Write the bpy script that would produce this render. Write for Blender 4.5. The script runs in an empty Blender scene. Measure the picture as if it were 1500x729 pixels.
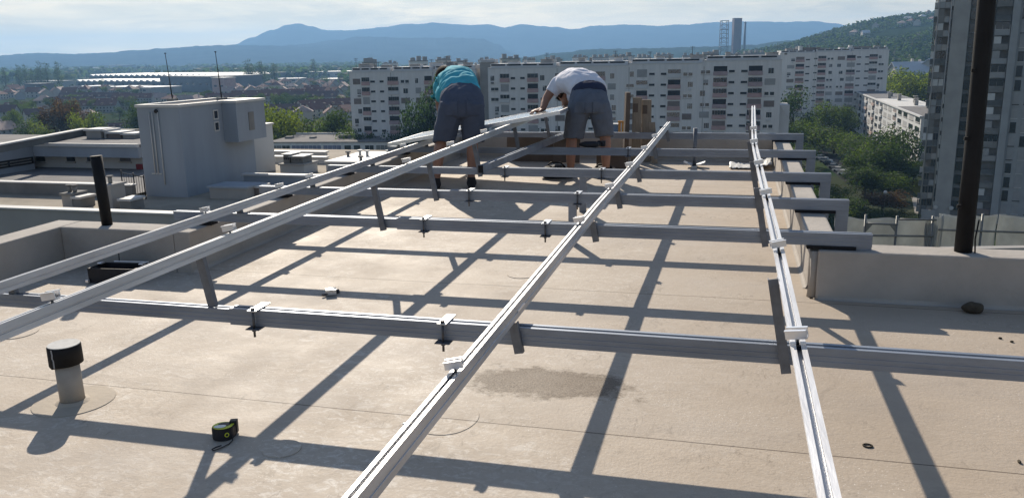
import bpy, bmesh, math, random
from mathutils import Vector, Matrix, noise
from math import sin, cos, tan, radians, pi, atan2, hypot, sqrt
random.seed(11)
scene = bpy.context.scene
COL = scene.collection

# ------------------------------------------------------------------ camera
F = 1229.8                      # focal length in photo pixels (1500 wide)
PITCH, ROLL, YAW = radians(13.014), radians(-0.961), radians(14.842)
SL = 0.01607                    # the roof falls towards the viewer by 1.6 %
H = 1.4
cF = Vector((-sin(YAW)*cos(PITCH), cos(YAW)*cos(PITCH), -sin(PITCH)))
_r = Vector((cos(YAW), sin(YAW), 0)); _u = _r.cross(cF)
cR = _r*cos(ROLL) + _u*sin(ROLL); cU = -_r*sin(ROLL) + _u*cos(ROLL)
CAM = Vector((0, 0, H))
FW = Vector((-sin(YAW), cos(YAW), 0)); RT = Vector((cos(YAW), sin(YAW), 0))
GZ = -35.0

cam_d = bpy.data.cameras.new("camera"); cam = bpy.data.objects.new("camera", cam_d); COL.objects.link(cam)
cam.matrix_world = Matrix((( cR.x, cU.x, -cF.x, 0), (cR.y, cU.y, -cF.y, 0), (cR.z, cU.z, -cF.z, H), (0, 0, 0, 1)))
cam_d.sensor_width = 36; cam_d.lens = 36*F/1500; cam_d.clip_start = 0.05; cam_d.clip_end = 40000
scene.camera = cam

def ray(px, py): return cF + cR*((px-750)/F) - cU*((py-364.5)/F)
def hit_z(px, py, z):
    d = ray(px, py); return CAM + d*((z-H)/d.z)
def hit_y(px, py, Y):
    d = ray(px, py); return CAM + d*(Y/d.y)
def hit_x(px, py, X):
    d = ray(px, py); return CAM + d*(X/d.x)
def at(px, py, D):              # point at horizontal forward distance D
    d = ray(px, py); return CAM + d*(D/d.dot(FW))
def roof(px, py, h=0.0):        # roof coordinates (X, Y, height over roof)
    d = ray(px, py); t = (h-H)/(d.z-SL*d.y); return Vector((d.x*t, d.y*t, h))
def W(v): return Vector((v[0], v[1], v[2]+SL*v[1]))
def hor(px): return 364.5 - F*tan(PITCH)/cos(ROLL) + (px-750)*tan(ROLL)

# ------------------------------------------------------------------ materials
def _n(nt, t, **kw):
    n = nt.nodes.new(t)
    for k, v in kw.items():
        if k in n.inputs: n.inputs[k].default_value = v
        else: setattr(n, k, v)
    return n
def mat(name, col, rough=0.7, metal=0.0, var=0.15, scale=6.0, bump=0.0, bscale=40.0, island=0.0, spec=0.3, stretch=None, coord='Object'):
    m = bpy.data.materials.new(name); m.use_nodes = True; nt = m.node_tree
    b = nt.nodes['Principled BSDF']; L = nt.links.new
    b.inputs['Roughness'].default_value = rough; b.inputs['Metallic'].default_value = metal
    b.inputs['Specular IOR Level'].default_value = spec
    tc = _n(nt, 'ShaderNodeTexCoord'); src = tc.outputs[coord]
    if stretch:
        mp = _n(nt, 'ShaderNodeMapping'); mp.inputs['Scale'].default_value = stretch; L(src, mp.inputs[0]); src = mp.outputs[0]
    nz = _n(nt, 'ShaderNodeTexNoise', Scale=scale, Detail=6.0, Roughness=0.6); L(src, nz.inputs['Vector'])
    mx = _n(nt, 'ShaderNodeMix', data_type='RGBA')
    c = Vector(col[:3])
    mx.inputs[6].default_value = (*(c*(1-var)), 1); mx.inputs[7].default_value = (*[min(1, x*(1+var)) for x in c], 1)
    cr = _n(nt, 'ShaderNodeMapRange'); cr.inputs[1].default_value = 0.3; cr.inputs[2].default_value = 0.7
    L(nz.outputs[0], cr.inputs[0]); L(cr.outputs[0], mx.inputs[0])
    out = mx.outputs[2]
    if island > 0:
        g = _n(nt, 'ShaderNodeNewGeometry'); hs = _n(nt, 'ShaderNodeMapRange')
        hs.inputs[3].default_value = 1-island; hs.inputs[4].default_value = 1+island
        L(g.outputs['Random Per Island'], hs.inputs[0])
        vm = _n(nt, 'ShaderNodeVectorMath', operation='SCALE'); L(out, vm.inputs[0]); L(hs.outputs[0], vm.inputs['Scale']); out = vm.outputs[0]
    L(out, b.inputs['Base Color'])
    if bump > 0:
        n2 = _n(nt, 'ShaderNodeTexNoise', Scale=bscale, Detail=5.0); L(src, n2.inputs['Vector'])
        bp = _n(nt, 'ShaderNodeBump', Strength=bump, Distance=0.01); L(n2.outputs[0], bp.inputs['Height']); L(bp.outputs[0], b.inputs['Normal'])
    return m

M = {}
M['steel'] = mat('galvanised_steel', (.25,.28,.33), .5, .5, .2, 9, .04, 60, stretch=(.25,1,1))
M['steel_dark'] = mat('dull_steel', (.17,.18,.20), .55, .5, .2, 20)
M['alu'] = mat('mill_aluminium', (.55,.55,.56), .40, .6, .16, 22, .05, 140, stretch=(1,.12,1))
M['alu_bright'] = mat('bright_aluminium', (.86,.86,.87), .3, .7, .04, 30)
M['bolt'] = mat('bolt_steel', (.10,.10,.105), .4, .8, .1, 40)
M['zinc'] = mat('zinc_clamp', (.62,.64,.66), .35, .8, .12, 40)
M['rubber'] = mat('black_rubber', (.012,.012,.015), .8, 0, .2, 30)
M['parapet'] = mat('parapet_render', (.41,.375,.335), .85, 0, .13, 3.0, .4, 26)
M['black_paint'] = mat('black_paint', (.010,.010,.011), .7, 0, .25, 12, .1, 60)
M['pipe'] = mat('grey_plastic_pipe', (.36,.34,.31), .6, 0, .1, 12)
M['cap_top'] = mat('weathered_cap_top', (.30,.31,.32), .55, .1, .2, 25)
M['glass'] = mat('window_glass', (.03,.036,.045), .12, 0, .3, 3, spec=.8)
M['skin'] = mat('skin', (.36,.19,.13), .55, 0, .1, 10, .08, 60)
M['hair'] = mat('dark_hair', (.030,.020,.015), .8, 0, .4, 40, .5, 120, spec=.1)
M['teal'] = mat('teal_cotton', (.075,.43,.52), .85, 0, .14, 9, .55, 9)
M['white_cotton'] = mat('white_cotton', (.80,.79,.84), .85, 0, .05, 9, .5, 9)
M['navy'] = mat('blue_grey_cotton', (.088,.104,.148), .9, 0, .12, 12, .5, 11)
M['greyshort'] = mat('grey_cotton', (.13,.15,.19), .9, 0, .12, 12, .5, 11)
M['belt'] = mat('navy_waistband', (.03,.038,.075), .85, 0, .1, 12)
M['shoe'] = mat('dark_shoe', (.025,.024,.026), .7, 0, .3, 20)
M['wood'] = mat('pine_plank', (.31,.255,.195), .8, 0, .2, 5, .2, 40, stretch=(14,14,1.4))
M['ply'] = mat('brown_board', (.135,.105,.085), .8, 0, .2, 4, .2, 30)
M['cloth_black'] = mat('black_nylon', (.016,.016,.02), .7, 0, .3, 15, .5, 20)
M['sheet'] = mat('white_film', (.72,.71,.68), .4, 0, .06, 8, .4, 10)
M['lime'] = mat('lime_plastic', (.62,.66,.06), .45, 0, .05, 20)
M['label_white'] = mat('white_sticker', (.80,.80,.76), .4, 0, .02, 20)
M['case_black'] = mat('black_case', (.02,.021,.026), .5, 0, .2, 20)
M['tarp'] = mat('grey_white_tarpaulin', (.50,.51,.49), .6, 0, .12, 2.2, .5, 5)
M['tube'] = mat('scaffold_tube', (.22,.22,.21), .5, .6, .15, 10)
M['lump'] = mat('brown_foam', (.075,.062,.045), .95, 0, .4, 25, .8, 30)
M['patch'] = mat('membrane_patch', (.47,.405,.325), .8, 0, .09, 7, .25, 50)

# ------------------------------------------------------------------ mesh helper
class MB:
    def __init__(s): s.v = []; s.f = []; s.sm = []
    def add(s, vs, fs, smooth=False):
        k = len(s.v); s.v += [Vector(a) for a in vs]; s.f += [tuple(i+k for i in f) for f in fs]; s.sm += [smooth]*len(fs); return s
    def box(s, x0, x1, y0, y1, z0, z1, m=None):
        vs = [Vector((x, y, z)) for x in (x0, x1) for y in (y0, y1) for z in (z0, z1)]
        if m: vs = [m @ v for v in vs]
        return s.add(vs, [(0,1,3,2),(4,6,7,5),(0,4,5,1),(2,3,7,6),(0,2,6,4),(1,5,7,3)])
    def bevbox(s, x0, x1, y0, y1, z0, z1, b=.004, m=None):
        bm = bmesh.new(); bmesh.ops.create_cube(bm, size=1)
        for v in bm.verts: v.co = Vector((x0+(v.co.x+.5)*(x1-x0), y0+(v.co.y+.5)*(y1-y0), z0+(v.co.z+.5)*(z1-z0)))
        bmesh.ops.bevel(bm, geom=bm.edges[:], offset=b, segments=2, affect='EDGES', profile=.6)
        bm.verts.index_update(); vs = [v.co.copy() for v in bm.verts]; fs = [tuple(v.index for v in f.verts) for f in bm.faces]; bm.free()
        if m: vs = [m @ v for v in vs]
        return s.add(vs, fs)
    def prism(s, poly, p0, p1, u, w):     # 2-D outline (u,w axes) swept from p0 to p1
        n = len(poly); vs = [p0 + u*a + w*b for a, b in poly] + [p1 + u*a + w*b for a, b in poly]
        fs = [(i, (i+1) % n, (i+1) % n+n, i+n) for i in range(n)] + [tuple(range(n-1, -1, -1)), tuple(range(n, 2*n))]
        return s.add(vs, fs)
    def sweep(s, poly, pts, u, w):
        n = len(poly); vs = []
        for p in pts: vs += [p + u*a + w*b for a, b in poly]
        fs = []
        for k in range(len(pts)-1): fs += [(k*n+i, k*n+(i+1) % n, (k+1)*n+(i+1) % n, (k+1)*n+i) for i in range(n)]
        fs += [tuple(range(n-1, -1, -1)), tuple(range((len(pts)-1)*n, len(pts)*n))]
        return s.add(vs, fs)
    def tube(s, pts, r, n=12, smooth=True, cap=True):
        pts = [Vector(p) for p in pts]; rs = r if isinstance(r, (list, tuple)) else [r]*len(pts)
        vs = []; t0 = None; a = None
        for i, p in enumerate(pts):
            t = (pts[min(i+1, len(pts)-1)]-pts[max(i-1, 0)]).normalized()
            if a is None:
                a = t.orthogonal().normalized()
            else: a = (a - t*a.dot(t)).normalized()
            b = t.cross(a); rr = rs[i]; ra, rb = rr if isinstance(rr, tuple) else (rr, rr)
            vs += [p + a*(ra*cos(2*pi*k/n)) + b*(rb*sin(2*pi*k/n)) for k in range(n)]
        fs = []
        for i in range(len(pts)-1): fs += [(i*n+k, i*n+(k+1) % n, (i+1)*n+(k+1) % n, (i+1)*n+k) for k in range(n)]
        s.add(vs, fs, smooth)
        if cap:
            k0 = len(s.v)-len(vs)
            s.f += [tuple(k0+k for k in range(n-1, -1, -1)), tuple(k0+(len(pts)-1)*n+k for k in range(n))]; s.sm += [False, False]
        return s
    def ell(s, c, r, m=None, nu=14, nv=9, smooth=True):   # ellipsoid
        c = Vector(c); vs = []; R = m or Matrix.Identity(3)
        for j in range(nv+1):
            th = pi*j/nv
            for i in range(nu):
                ph = 2*pi*i/nu; q = Vector((r[0]*sin(th)*cos(ph), r[1]*sin(th)*sin(ph), r[2]*cos(th))); vs.append(c + R @ q)
        fs = [(j*nu+i, (j+1)*nu+i, (j+1)*nu+(i+1) % nu, j*nu+(i+1) % nu) for j in range(nv) for i in range(nu)]
        return s.add(vs, fs, smooth)
    def build(s, name, m, parent=None, roofc=False, local=False):
        vs = [W(v) for v in s.v] if roofc else s.v
        if parent is not None and not local:
            o = parent
            off = Vector((0, 0, 0))
            while o is not None: off += o.location; o = o.parent
            vs = [v-off for v in vs]
        me = bpy.data.meshes.new(name); me.from_pydata([tuple(v) for v in vs], [], s.f)
        me.polygons.foreach_set('use_smooth', s.sm); me.materials.append(m)
        bm = bmesh.new(); bm.from_mesh(me); bmesh.ops.remove_doubles(bm, verts=bm.verts, dist=1e-6) if len(s.v) < 4000 else None
        bmesh.ops.recalc_face_normals(bm, faces=bm.faces); bm.to_mesh(me); bm.free(); me.update()
        ob = bpy.data.objects.new(name, me); COL.objects.link(ob)
        if parent is not None: ob.parent = parent
        return ob
def tag(o, label=None, cat=None, group=None, kind=None):
    if label: o['label'] = label
    if cat: o['category'] = cat
    if group: o['group'] = group
    if kind: o['kind'] = kind
    return o
def thing(name, label, cat, loc=(0, 0, 0), rz=0.0, group=None):
    o = bpy.data.objects.new(name, None); COL.objects.link(o); o.empty_display_size = .1
    o.location = loc; o.rotation_euler = (0, 0, rz); return tag(o, label, cat, group)
def copy_tree(o, parent=None):
    c = o.copy(); COL.objects.link(c); c.parent = parent
    for ch in o.children: copy_tree(ch, c)
    return c
ORD = ['leftmost', 'second', 'third', 'fourth', 'fifth', 'sixth', 'seventh', 'eighth', 'ninth', 'tenth', 'eleventh', 'twelfth', 'thirteenth', 'fourteenth', 'fifteenth', 'sixteenth', 'seventeenth', 'eighteenth', 'nineteenth', 'twentieth']
def nth(i): return 'leftmost' if i == 0 else ORD[i] + ' from left'

# ------------------------------------------------------------------ our roof
def roof_material():
    m = bpy.data.materials.new('roof_membrane'); m.use_nodes = True; nt = m.node_tree; L = nt.links.new
    b = nt.nodes['Principled BSDF']; b.inputs['Roughness'].default_value = .85; b.inputs['Specular IOR Level'].default_value = .3
    tc = _n(nt, 'ShaderNodeTexCoord'); P = tc.outputs['Object']
    sep = _n(nt, 'ShaderNodeSeparateXYZ'); L(P, sep.inputs[0])
    def nz(scale, st=(1, 1, 1), d=6, r=.6, dist=0.0):
        mp = _n(nt, 'ShaderNodeMapping'); mp.inputs['Scale'].default_value = st; L(P, mp.inputs[0])
        n = _n(nt, 'ShaderNodeTexNoise', Scale=scale, Detail=float(d), Roughness=r, Distortion=dist); L(mp.outputs[0], n.inputs['Vector']); return n.outputs[0]
    def ramp(x, a, c):
        r = _n(nt, 'ShaderNodeMapRange'); r.inputs[1].default_value = a; r.inputs[2].default_value = c; L(x, r.inputs[0]); return r.outputs[0]
    def mix(f, a, c):
        x = _n(nt, 'ShaderNodeMix', data_type='RGBA')
        (L(f, x.inputs[0]) if not isinstance(f, float) else setattr(x.inputs[0], 'default_value', f))
        for k, v in ((6, a), (7, c)):
            if isinstance(v, tuple): x.inputs[k].default_value = (*v, 1)
            else: L(v, x.inputs[k])
        return x.outputs[2]
    def math(op, a, c=None):
        x = _n(nt, 'ShaderNodeMath', operation=op)
        for i, v in enumerate((a, c)):
            if v is None: continue
            if isinstance(v, (int, float)): x.inputs[i].default_value = v
            else: L(v, x.inputs[i])
        return x.outputs[0]
    col = mix(ramp(nz(.55, d=4), .3, .7), (.51,.425,.335), (.53,.46,.38))
    col = mix(ramp(nz(1.5, (1, 3.2, 1), 6, .65), .35, .75), col, (.45,.375,.295))
    # pale scuffs, foot marks and dried puddles (more to the left where people walked)
    left = ramp(sep.outputs[0], 0.3, -1.2)
    sc = math('MULTIPLY', ramp(nz(17, (1, 1.5, 1), 10, .78, .9), .50, .60), ramp(nz(1.1, d=3), .38, .56))
    sc = math('MULTIPLY', sc, math('ADD', math('MULTIPLY', left, .8), .12))
    col = mix(math('MULTIPLY', sc, .85), col, (.72,.67,.60))
    sc2 = math('MULTIPLY', ramp(nz(23, (1, .5, 1), 8, .8, 1.2), .54, .62), ramp(nz(2.3, d=3), .48, .6))
    col = mix(math('MULTIPLY', sc2, .7), col, (.25,.205,.16))
    col = mix(math('MULTIPLY', ramp(nz(60, d=3, r=.8), .45, .7), .25), col, (.36,.305,.25))
    st = math('FLOOR', math('DIVIDE', math('ADD', sep.outputs[1], .72), 1.773)); wn = _n(nt, 'ShaderNodeTexWhiteNoise', noise_dimensions='1D'); L(st, wn.inputs['W'])
    col = mix(math('MULTIPLY', wn.outputs[0], .28), col, (.42,.365,.305))
    tide = math('LESS_THAN', math('ABSOLUTE', math('SUBTRACT', nz(.9, (1, 1.5, 1), 4, .55, .3), .5)), .0075)
    col = mix(math('MULTIPLY', math('MULTIPLY', tide, ramp(nz(1.7, d=3), .45, .6)), .30), col, (.30,.25,.20))
    pud = ramp(nz(.62, (1, 1.4, 1), 5, .5), .55, .62)
    col = mix(math('MULTIPLY', pud, .30), col, (.385,.335,.285))
    spk = math('MULTIPLY', ramp(nz(130, d=2, r=.5), .66, .70), ramp(nz(2.1, d=3), .46, .60)); col = mix(math('MULTIPLY', spk, .8), col, (.80,.76,.70))
    # grey worn areas
    col = mix(math('MULTIPLY', ramp(nz(.8, (1, 2, 1), 5, .6), .52, .7), .45), col, (.43,.38,.33))
    # the damp gravelly patch
    wob = nz(6.5, d=8, r=.75)
    ex = math('DIVIDE', math('ADD', sep.outputs[0], .71), .33); ey = math('DIVIDE', math('SUBTRACT', sep.outputs[1], 3.245), .165)
    rr = math('SQRT', math('ADD', math('MULTIPLY', ex, ex), math('MULTIPLY', ey, ey)))
    e = math('ADD', rr, math('MULTIPLY', math('SUBTRACT', wob, .5), 2.4))
    inside = ramp(e, 1.15, .85); rim = math('MULTIPLY', inside, ramp(e, .55, 1.05))
    grit = ramp(nz(150, d=4, r=.7), .38, .62)
    dirt = mix(grit, (.085,.062,.042), (.27,.215,.16))
    col = mix(math('MULTIPLY', inside, math('ADD', .78, math('MULTIPLY', rim, .22))), col, dirt)
    # welded laps of the membrane
    for Y in (2.827, 4.60, 6.40, 8.2):
        yy = math('ADD', sep.outputs[1], math('MULTIPLY', math('SUBTRACT', nz(.9, d=2), .5), .03))
        dy = math('ABSOLUTE', math('SUBTRACT', yy, Y)); ln = math('LESS_THAN', dy, .0035)
        col = mix(math('MULTIPLY', ln, .8), col, (.10,.075,.055))
    right = math('MULTIPLY', ramp(sep.outputs[0], -1.0, .6), ramp(nz(.45, d=3), .25, .6)); mulc = _n(nt, 'ShaderNodeMix', data_type='RGBA', blend_type='MULTIPLY'); L(math('MULTIPLY', right, .85), mulc.inputs[0]); L(col, mulc.inputs[6]); mulc.inputs[7].default_value = (.86, .815, .76, 1); col = mulc.outputs[2]  # right side darkened and yellowed in base colour, standing in for weaker sun glare
    L(col, b.inputs['Base Color'])
    bp = _n(nt, 'ShaderNodeBump', Strength=.35, Distance=.006)
    hh = math('ADD', nz(70, d=5), math('MULTIPLY', nz(7, (1, 1.6, 1), 6), 1.5)); L(hh, bp.inputs['Height']); L(bp.outputs[0], b.inputs['Normal'])
    rg = ramp(nz(3, d=4), .3, .7); mr = _n(nt, 'ShaderNodeMapRange'); mr.inputs[3].default_value = .62; mr.inputs[4].default_value = .78; L(rg, mr.inputs[0]); L(mr.outputs[0], b.inputs['Roughness'])
    return m
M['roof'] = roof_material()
XL, XR = -3.30, .44              # inner faces of the narrow part's parapets
YF = 10.0                       # inner face of far parapet
YN = 4.67                       # near-side set-back
XW0, XW1 = -4.28, 5.2           # wide part
mb = MB()
def sheet(x0, x1, y0, y1, n=1): mb.add([(x0, y0, 0), (x1, y0, 0), (x1, y1, 0), (x0, y1, 0)], [(0, 1, 2, 3)])
def roof_outline(): return [(XW0, -4), (XW1, -4), (XW1, YN), (XR+.001, YN), (XR+.001, YF), (XL-.001, YF), (XL-.001, 4.5), (XW0, 4.5)]
pts = roof_outline(); n = len(pts)
mb.add([(x, y, 0) for x, y in pts] + [(x, y, -.3) for x, y in pts], [tuple(range(n))] + [tuple(range(2*n-1, n-1, -1))] + [(i, i+n, (i+1) % n+n, (i+1) % n) for i in range(n)])
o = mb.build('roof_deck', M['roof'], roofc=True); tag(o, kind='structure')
# building under the roof
M['facade'] = mat('own_facade', (.38,.36,.33), .85, 0, .1, 2)
mb = MB(); mb.box(-4.46, 5.3, -4.2, 4.66, GZ-1, -.31); mb.box(XL-.10, .58, 4.67, 10.18, GZ-1, -.31)
o = mb.build('house_body', M['facade'], roofc=True); o.name = 'apartment_house'
tag(o, 'apartment house whose flat roof carries the metal frame', 'building')

def parapet(name, label, segs, hgt=.27):
    t = thing(name, label, 'wall', W((segs[0][0], segs[0][2], 0)))
    m_ = MB()
    for (x0, x1, y0, y1) in segs:
        m_.bevbox(x0, x1, y0, y1, -.32, hgt, .012)
    m_.build('wall_body', M['parapet'], t, roofc=True)
    c_ = MB()
    for (x0, x1, y0, y1) in segs:       # sloped foot fillet where the membrane turns up
        pass
    return t
def rnd_wall(o, amp=.006):
    me = o.data
parapet('parapet_wall', 'low rendered parapet with a corner along the left roof edge', [(XW0-.19, XW0, -4.0, 4.7), (XW0+.001, XL-.12, 4.5, 4.699), (XL-.119, XL, 4.5, YF+.19)])
parapet('parapet_wall', 'low rendered parapet along the right roof edge, turning right beside the black pole', [(XR, XR+.155, YN+.201, YF+.19), (XR+.03, XW1, YN, YN+.2)], .272)
parapet('parapet_wall', 'low parapet closing the far end of the roof', [(XL+.001, XR-.001, YF, YF+.19)], .262)
# membrane turned up at the wall feet
def fillet(p0, p1, inward, r=.022):
    m_ = MB(); prof = [(0, 0.001), (r, 0.001), (r*.55, r*.12), (r*.2, r*.38), (.0, r)]
    m_.prism(prof, Vector(p0), Vector(p1), Vector(inward), Vector((0, 0, 1))); return m_
for k, (p0, p1, inn) in enumerate((((XL+.001, 4.5, 0), (XL+.001, YF, 0), (1, 0, 0)), ((XR-.001, YN+.2, 0), (XR-.001, YF, 0), (-1, 0, 0)), ((XR+.04, YN-.001, 0), (XW1, YN-.001, 0), (0, -1, 0)), ((XL, YF-.001, 0), (XR, YF-.001, 0), (0, -1, 0)))):
    o = fillet(p0, p1, inn).build('roof_upstand', M['parapet'], roofc=True); tag(o, kind='structure')
# vertical folds of the membrane corner at the right parapet end
mb = MB(); mb.tube([(XR+.015, YN+.05, 0), (XR+.02, YN+.06, .12), (XR+.016, YN+.05, .262)], [.03, .022, .028], 10); mb.build('wall_fold', M['parapet'], None, roofc=True); o = bpy.data.objects['wall_fold']; o.name = 'roof_upstand'; tag(o, kind='structure')

# ------------------------------------------------------------------ beams
BT, BB = .355, .297
def chan(d=.041, h=.058, t=0.0):   # closed-looking strut profile with grooves on the faces (y, z)
    return [(-t, -t), (d+t, -t), (d+t, h*.3), (d-.004, h*.33), (d-.004, h*.45), (d+t, h*.48), (d+t, h+t), (d*.72, h+t), (d*.7, h-.004), (d*.3, h-.004), (d*.28, h+t), (-t, h+t),
            (-t, h*.74), (.0012-t, h*.72), (.0012-t, h*.60), (-t, h*.58), (-t, h*.42), (.0012-t, h*.40), (.0012-t, h*.28), (-t, h*.26)]
UX, UY, UZ = Vector((1, 0, 0)), Vector((0, 1, 0)), Vector((0, 0, 1))
def clampset(par, x, y, under=True):
    m_ = MB(); m_.bevbox(x-.02, x+.02, y-.035, y+.085, BT+.0065, BT+.0115, .0015)
    c = m_.build('beam_clamp', M['zinc'], par, roofc=True)
    b = MB(); b.tube([(x, y-.022, BB-.045), (x, y-.022, BT+.02)], .005, 8); b.tube([(x, y-.022, BT+.012), (x, y-.022, BT+.021)], .0095, 6, False)
    b.tube([(x, y-.022, BB-.02), (x, y-.022, BB-.012)], .0095, 6, False)
    b.build('bolt', M['bolt'], c, roofc=True)
    p = MB(); p.box(x-.03, x+.03, y-.04, y+.02, BB-.0115, BB-.0085); p.build('washer_plate', M['steel_dark'], c, roofc=True)
def beam(label, y, x0, x1, xs, clamps, left_leg=True, right_leg=True, pads=True):
    t = thing('steel_beam', label, 'steel beam', W((x0, y, BB)), 0, 'galvanised beams laid across the roof')
    a = MB(); a.prism(chan(), Vector((x0, y, BB)), Vector((xs+.08, y, BB)), UY, UZ); a.build('channel', M['steel'], t, roofc=True)
    b = MB(); b.prism(chan(t=.0055), Vector((xs, y, BB)), Vector((x1, y, BB)), UY, UZ); b.build('channel', M['steel'], t, roofc=True)
    for cx in clamps: clampset(t, cx, y)
    if right_leg:
        l = MB(); l.bevbox(x1-.078, x1-.0, y+.0, y+.041, -.25, BB-.0062, .003); l.build('end_leg', M['steel'], t, roofc=True)
    if pads:
        for px0, px1 in (((XL-.15, XL+.03) if y > 4.7 else (None, None)), ((XR-.03, XR+.22) if y > 4.7 else (None, None))):
            if px0 is not None:
                p = MB(); p.box(px0, px1, y-.015, y+.06, .2725, BB-.0057); p.build('rubber_pad', M['rubber'], t, roofc=True)
    return t
BY = dict(b1=2.90, b2=4.712, b3=5.705, b4=6.82, b5=8.19, b6=9.62)
def bx(px, py): return roof(px, py, BT).x
beam('nearest and thickest-looking steel beam crossing the whole roof', BY['b1'], -4.7, 2.3, bx(338, 452), [bx(375, 455), bx(655, 470)], right_leg=False, pads=False)
beam('second steel beam, ending at the corner of the right parapet', BY['b2'], -3.56, .74, bx(577, 323), [bx(617, 325), bx(797, 331)])
beam('third steel beam from the viewer, crossing behind the two-clamp beam', BY['b3'], -3.52, .74, bx(659, 280), [bx(687, 281), bx(845, 286)])
beam('fourth steel beam, running at the feet of the white-shirted worker', BY['b4'], -3.5, .74, bx(730, 248), [bx(738, 248), bx(881, 250)])
beam('fifth steel beam, second from the far end of the roof', BY['b5'], -3.5, .742, bx(760, 221), [bx(919, 220)])
beam('sixth steel beam, lying along the far parapet', BY['b6'], -3.5, .737, bx(790, 197), [])
# short upright bracket under beam four
for lab, px_, py_, yb in (('stub post under the third beam right of the teal-shirted worker', 832, 290, BY['b3']), ('stub post under the fourth beam in the workers\' shadow', 838, 262, BY['b4'])):
    x = bx(px_, py_); t = MB(); t.bevbox(x-.028, x+.028, yb+.004, yb+.04, .001, BB-.006, .003); o = t.build('stub_post', M['steel'], roofc=True); tag(o, lab, 'post')
# spare beam lying crosswise over beams four to six
p0 = W((-1.98, 6.52, BT+.0065)); p1 = W((-1.72, 9.75, BT+.0065)); dr = (p1-p0).normalized(); sd = Vector((dr.y, -dr.x, 0)).normalized()
mb = MB(); mb.prism([(b, a) for a, b in chan()], p0, p1, sd, UZ.copy()) if False else mb.prism([(-.02, 0), (.02, 0), (.02, .06), (.012, .06), (.011, .052), (-.011, .052), (-.012, .06), (-.02, .06)], p0, p1, sd, UZ)
t = thing('steel_beam', 'loose steel beam lying lengthwise between the two workers', 'steel beam', p0, 0, 'galvanised beams laid across the roof')
mb.build('channel', M['steel'], t)
e = MB(); e.prism([(-.0205, -.0005), (.0205, -.0005), (.0205, .0605), (-.0205, .0605)], p0-dr*.004, p0+dr*.002, sd, UZ); e.build('end_cap', M['rubber'], t)

# ------------------------------------------------------------------ rails
TH = math.atan(.183)
RU = Vector((cos(TH), 0, sin(TH))); RW = Vector((-sin(TH), 0, cos(TH)))
RP = [(-.02, 0), (.02, 0), (.02, .018), (.0175, .0195), (.0175, .0235), (.02, .025), (.02, .05), (.0062, .05), (.0062, .031), (-.0062, .031), (-.0062, .05), (-.02, .05), (-.02, .025), (-.0175, .0235), (-.0175, .0195), (-.02, .018)]
def rail(label, path, posts, clamps, joints=(), dx=0.0, up=0.0):
    # path: roof points (X, h of the rail's underside, Y)
    pts = [Vector((x, y, h)) for x, h, y in path]
    def on(y):
        for a, b in zip(pts, pts[1:]):
            if a.y <= y <= b.y: return a.lerp(b, (y-a.y)/(b.y-a.y))
        return pts[-1].copy() if y > pts[-1].y else pts[0].copy()
    t = thing('mounting_rail', label, 'rail', W(pts[0]), 0, 'aluminium mounting rails')
    MB().sweep(RP, pts, RU, RW).build('rail_profile', M['alu'], t, roofc=True)
    for y, zb, dy in posts:
        c = on(y); b_ = MB(); base = c - RW*((c.z-zb)/RW.z)
        prof = [(-.017, -.012), (.017, -.012), (.017, .012), (.013, .012), (.013, -.008), (-.013, -.008), (-.013, .012), (-.017, .012)]
        b_.prism(prof, Vector((base.x+dx, y+dy, base.z)), Vector((c.x+dx-RU.z*up, y+dy, c.z-.001+up)), Vector((cos(TH), 0, sin(TH))), UY)
        b_.build('support_post', M['steel_dark'], t, roofc=True)
    for y in joints:
        c = on(y); j = MB(); j.bevbox(-.0225, .0225, -.05, .05, .018, .026, .001, Matrix.Translation(c) @ Matrix.Rotation(-TH, 4, 'Y')); j.build('rail_joint', M['alu_bright'], t, roofc=True)
    for y in clamps:
        c = on(y); mt = Matrix.Translation(c + RW*.05) @ Matrix.Rotation(-TH, 4, 'Y') @ Matrix.Rotation(random.uniform(-.25, .25), 4, 'Z')
        k = MB(); th = .003
        # U profile with two top wings, along local x
        prof = [(-.019, .034), (-.019, .037), (-.0095, .037), (-.0095, .014), (.0095, .014), (.0095, .037), (.019, .037), (.019, .034), (.0125, .034), (.0125, .011), (-.0125, .011), (-.0125, .034)]
        q0 = mt @ Vector((-.028, 0, 0)); q1 = mt @ Vector((.028, 0, 0)); uy = (mt.to_3x3() @ Vector((0, 1, 0))); uz = (mt.to_3x3() @ Vector((0, 0, 1)))
        k.prism(prof, q0, q1, uy, uz); kc = k.build('module_clamp', M['alu_bright'], t, roofc=True)
        b_ = MB(); b_.tube([mt @ Vector((0, 0, -.022)), mt @ Vector((0, 0, .024))], .0042, 8); b_.tube([mt @ Vector((0, 0, .0145)), mt @ Vector((0, 0, .022))], .0068, 8); b_.box(-.007, .007, -.014, .014, -.018, -.008, mt)
        b_.build('bolt', M['bolt'], kc, roofc=True)
    return t
def ry(px, py, h): return roof(px, py, h).y
h1, h2 = .372, .562
rail('lowest aluminium rail, leftmost, running to the solar panel', [(-3.075, h1, .2), (-3.075, h1, 5), (-3.075, h1, 9.9)],
     [(BY['b1']+.02, BT, 0)] + [(BY[k]+.02, BT, 0) for k in ('b2', 'b3', 'b4', 'b5', 'b6')], [ry(311, 303, h1+.09), ry(419, 268, h1+.09), ry(464, 254, h1+.09), ry(604, 210, h1+.09)])
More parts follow.
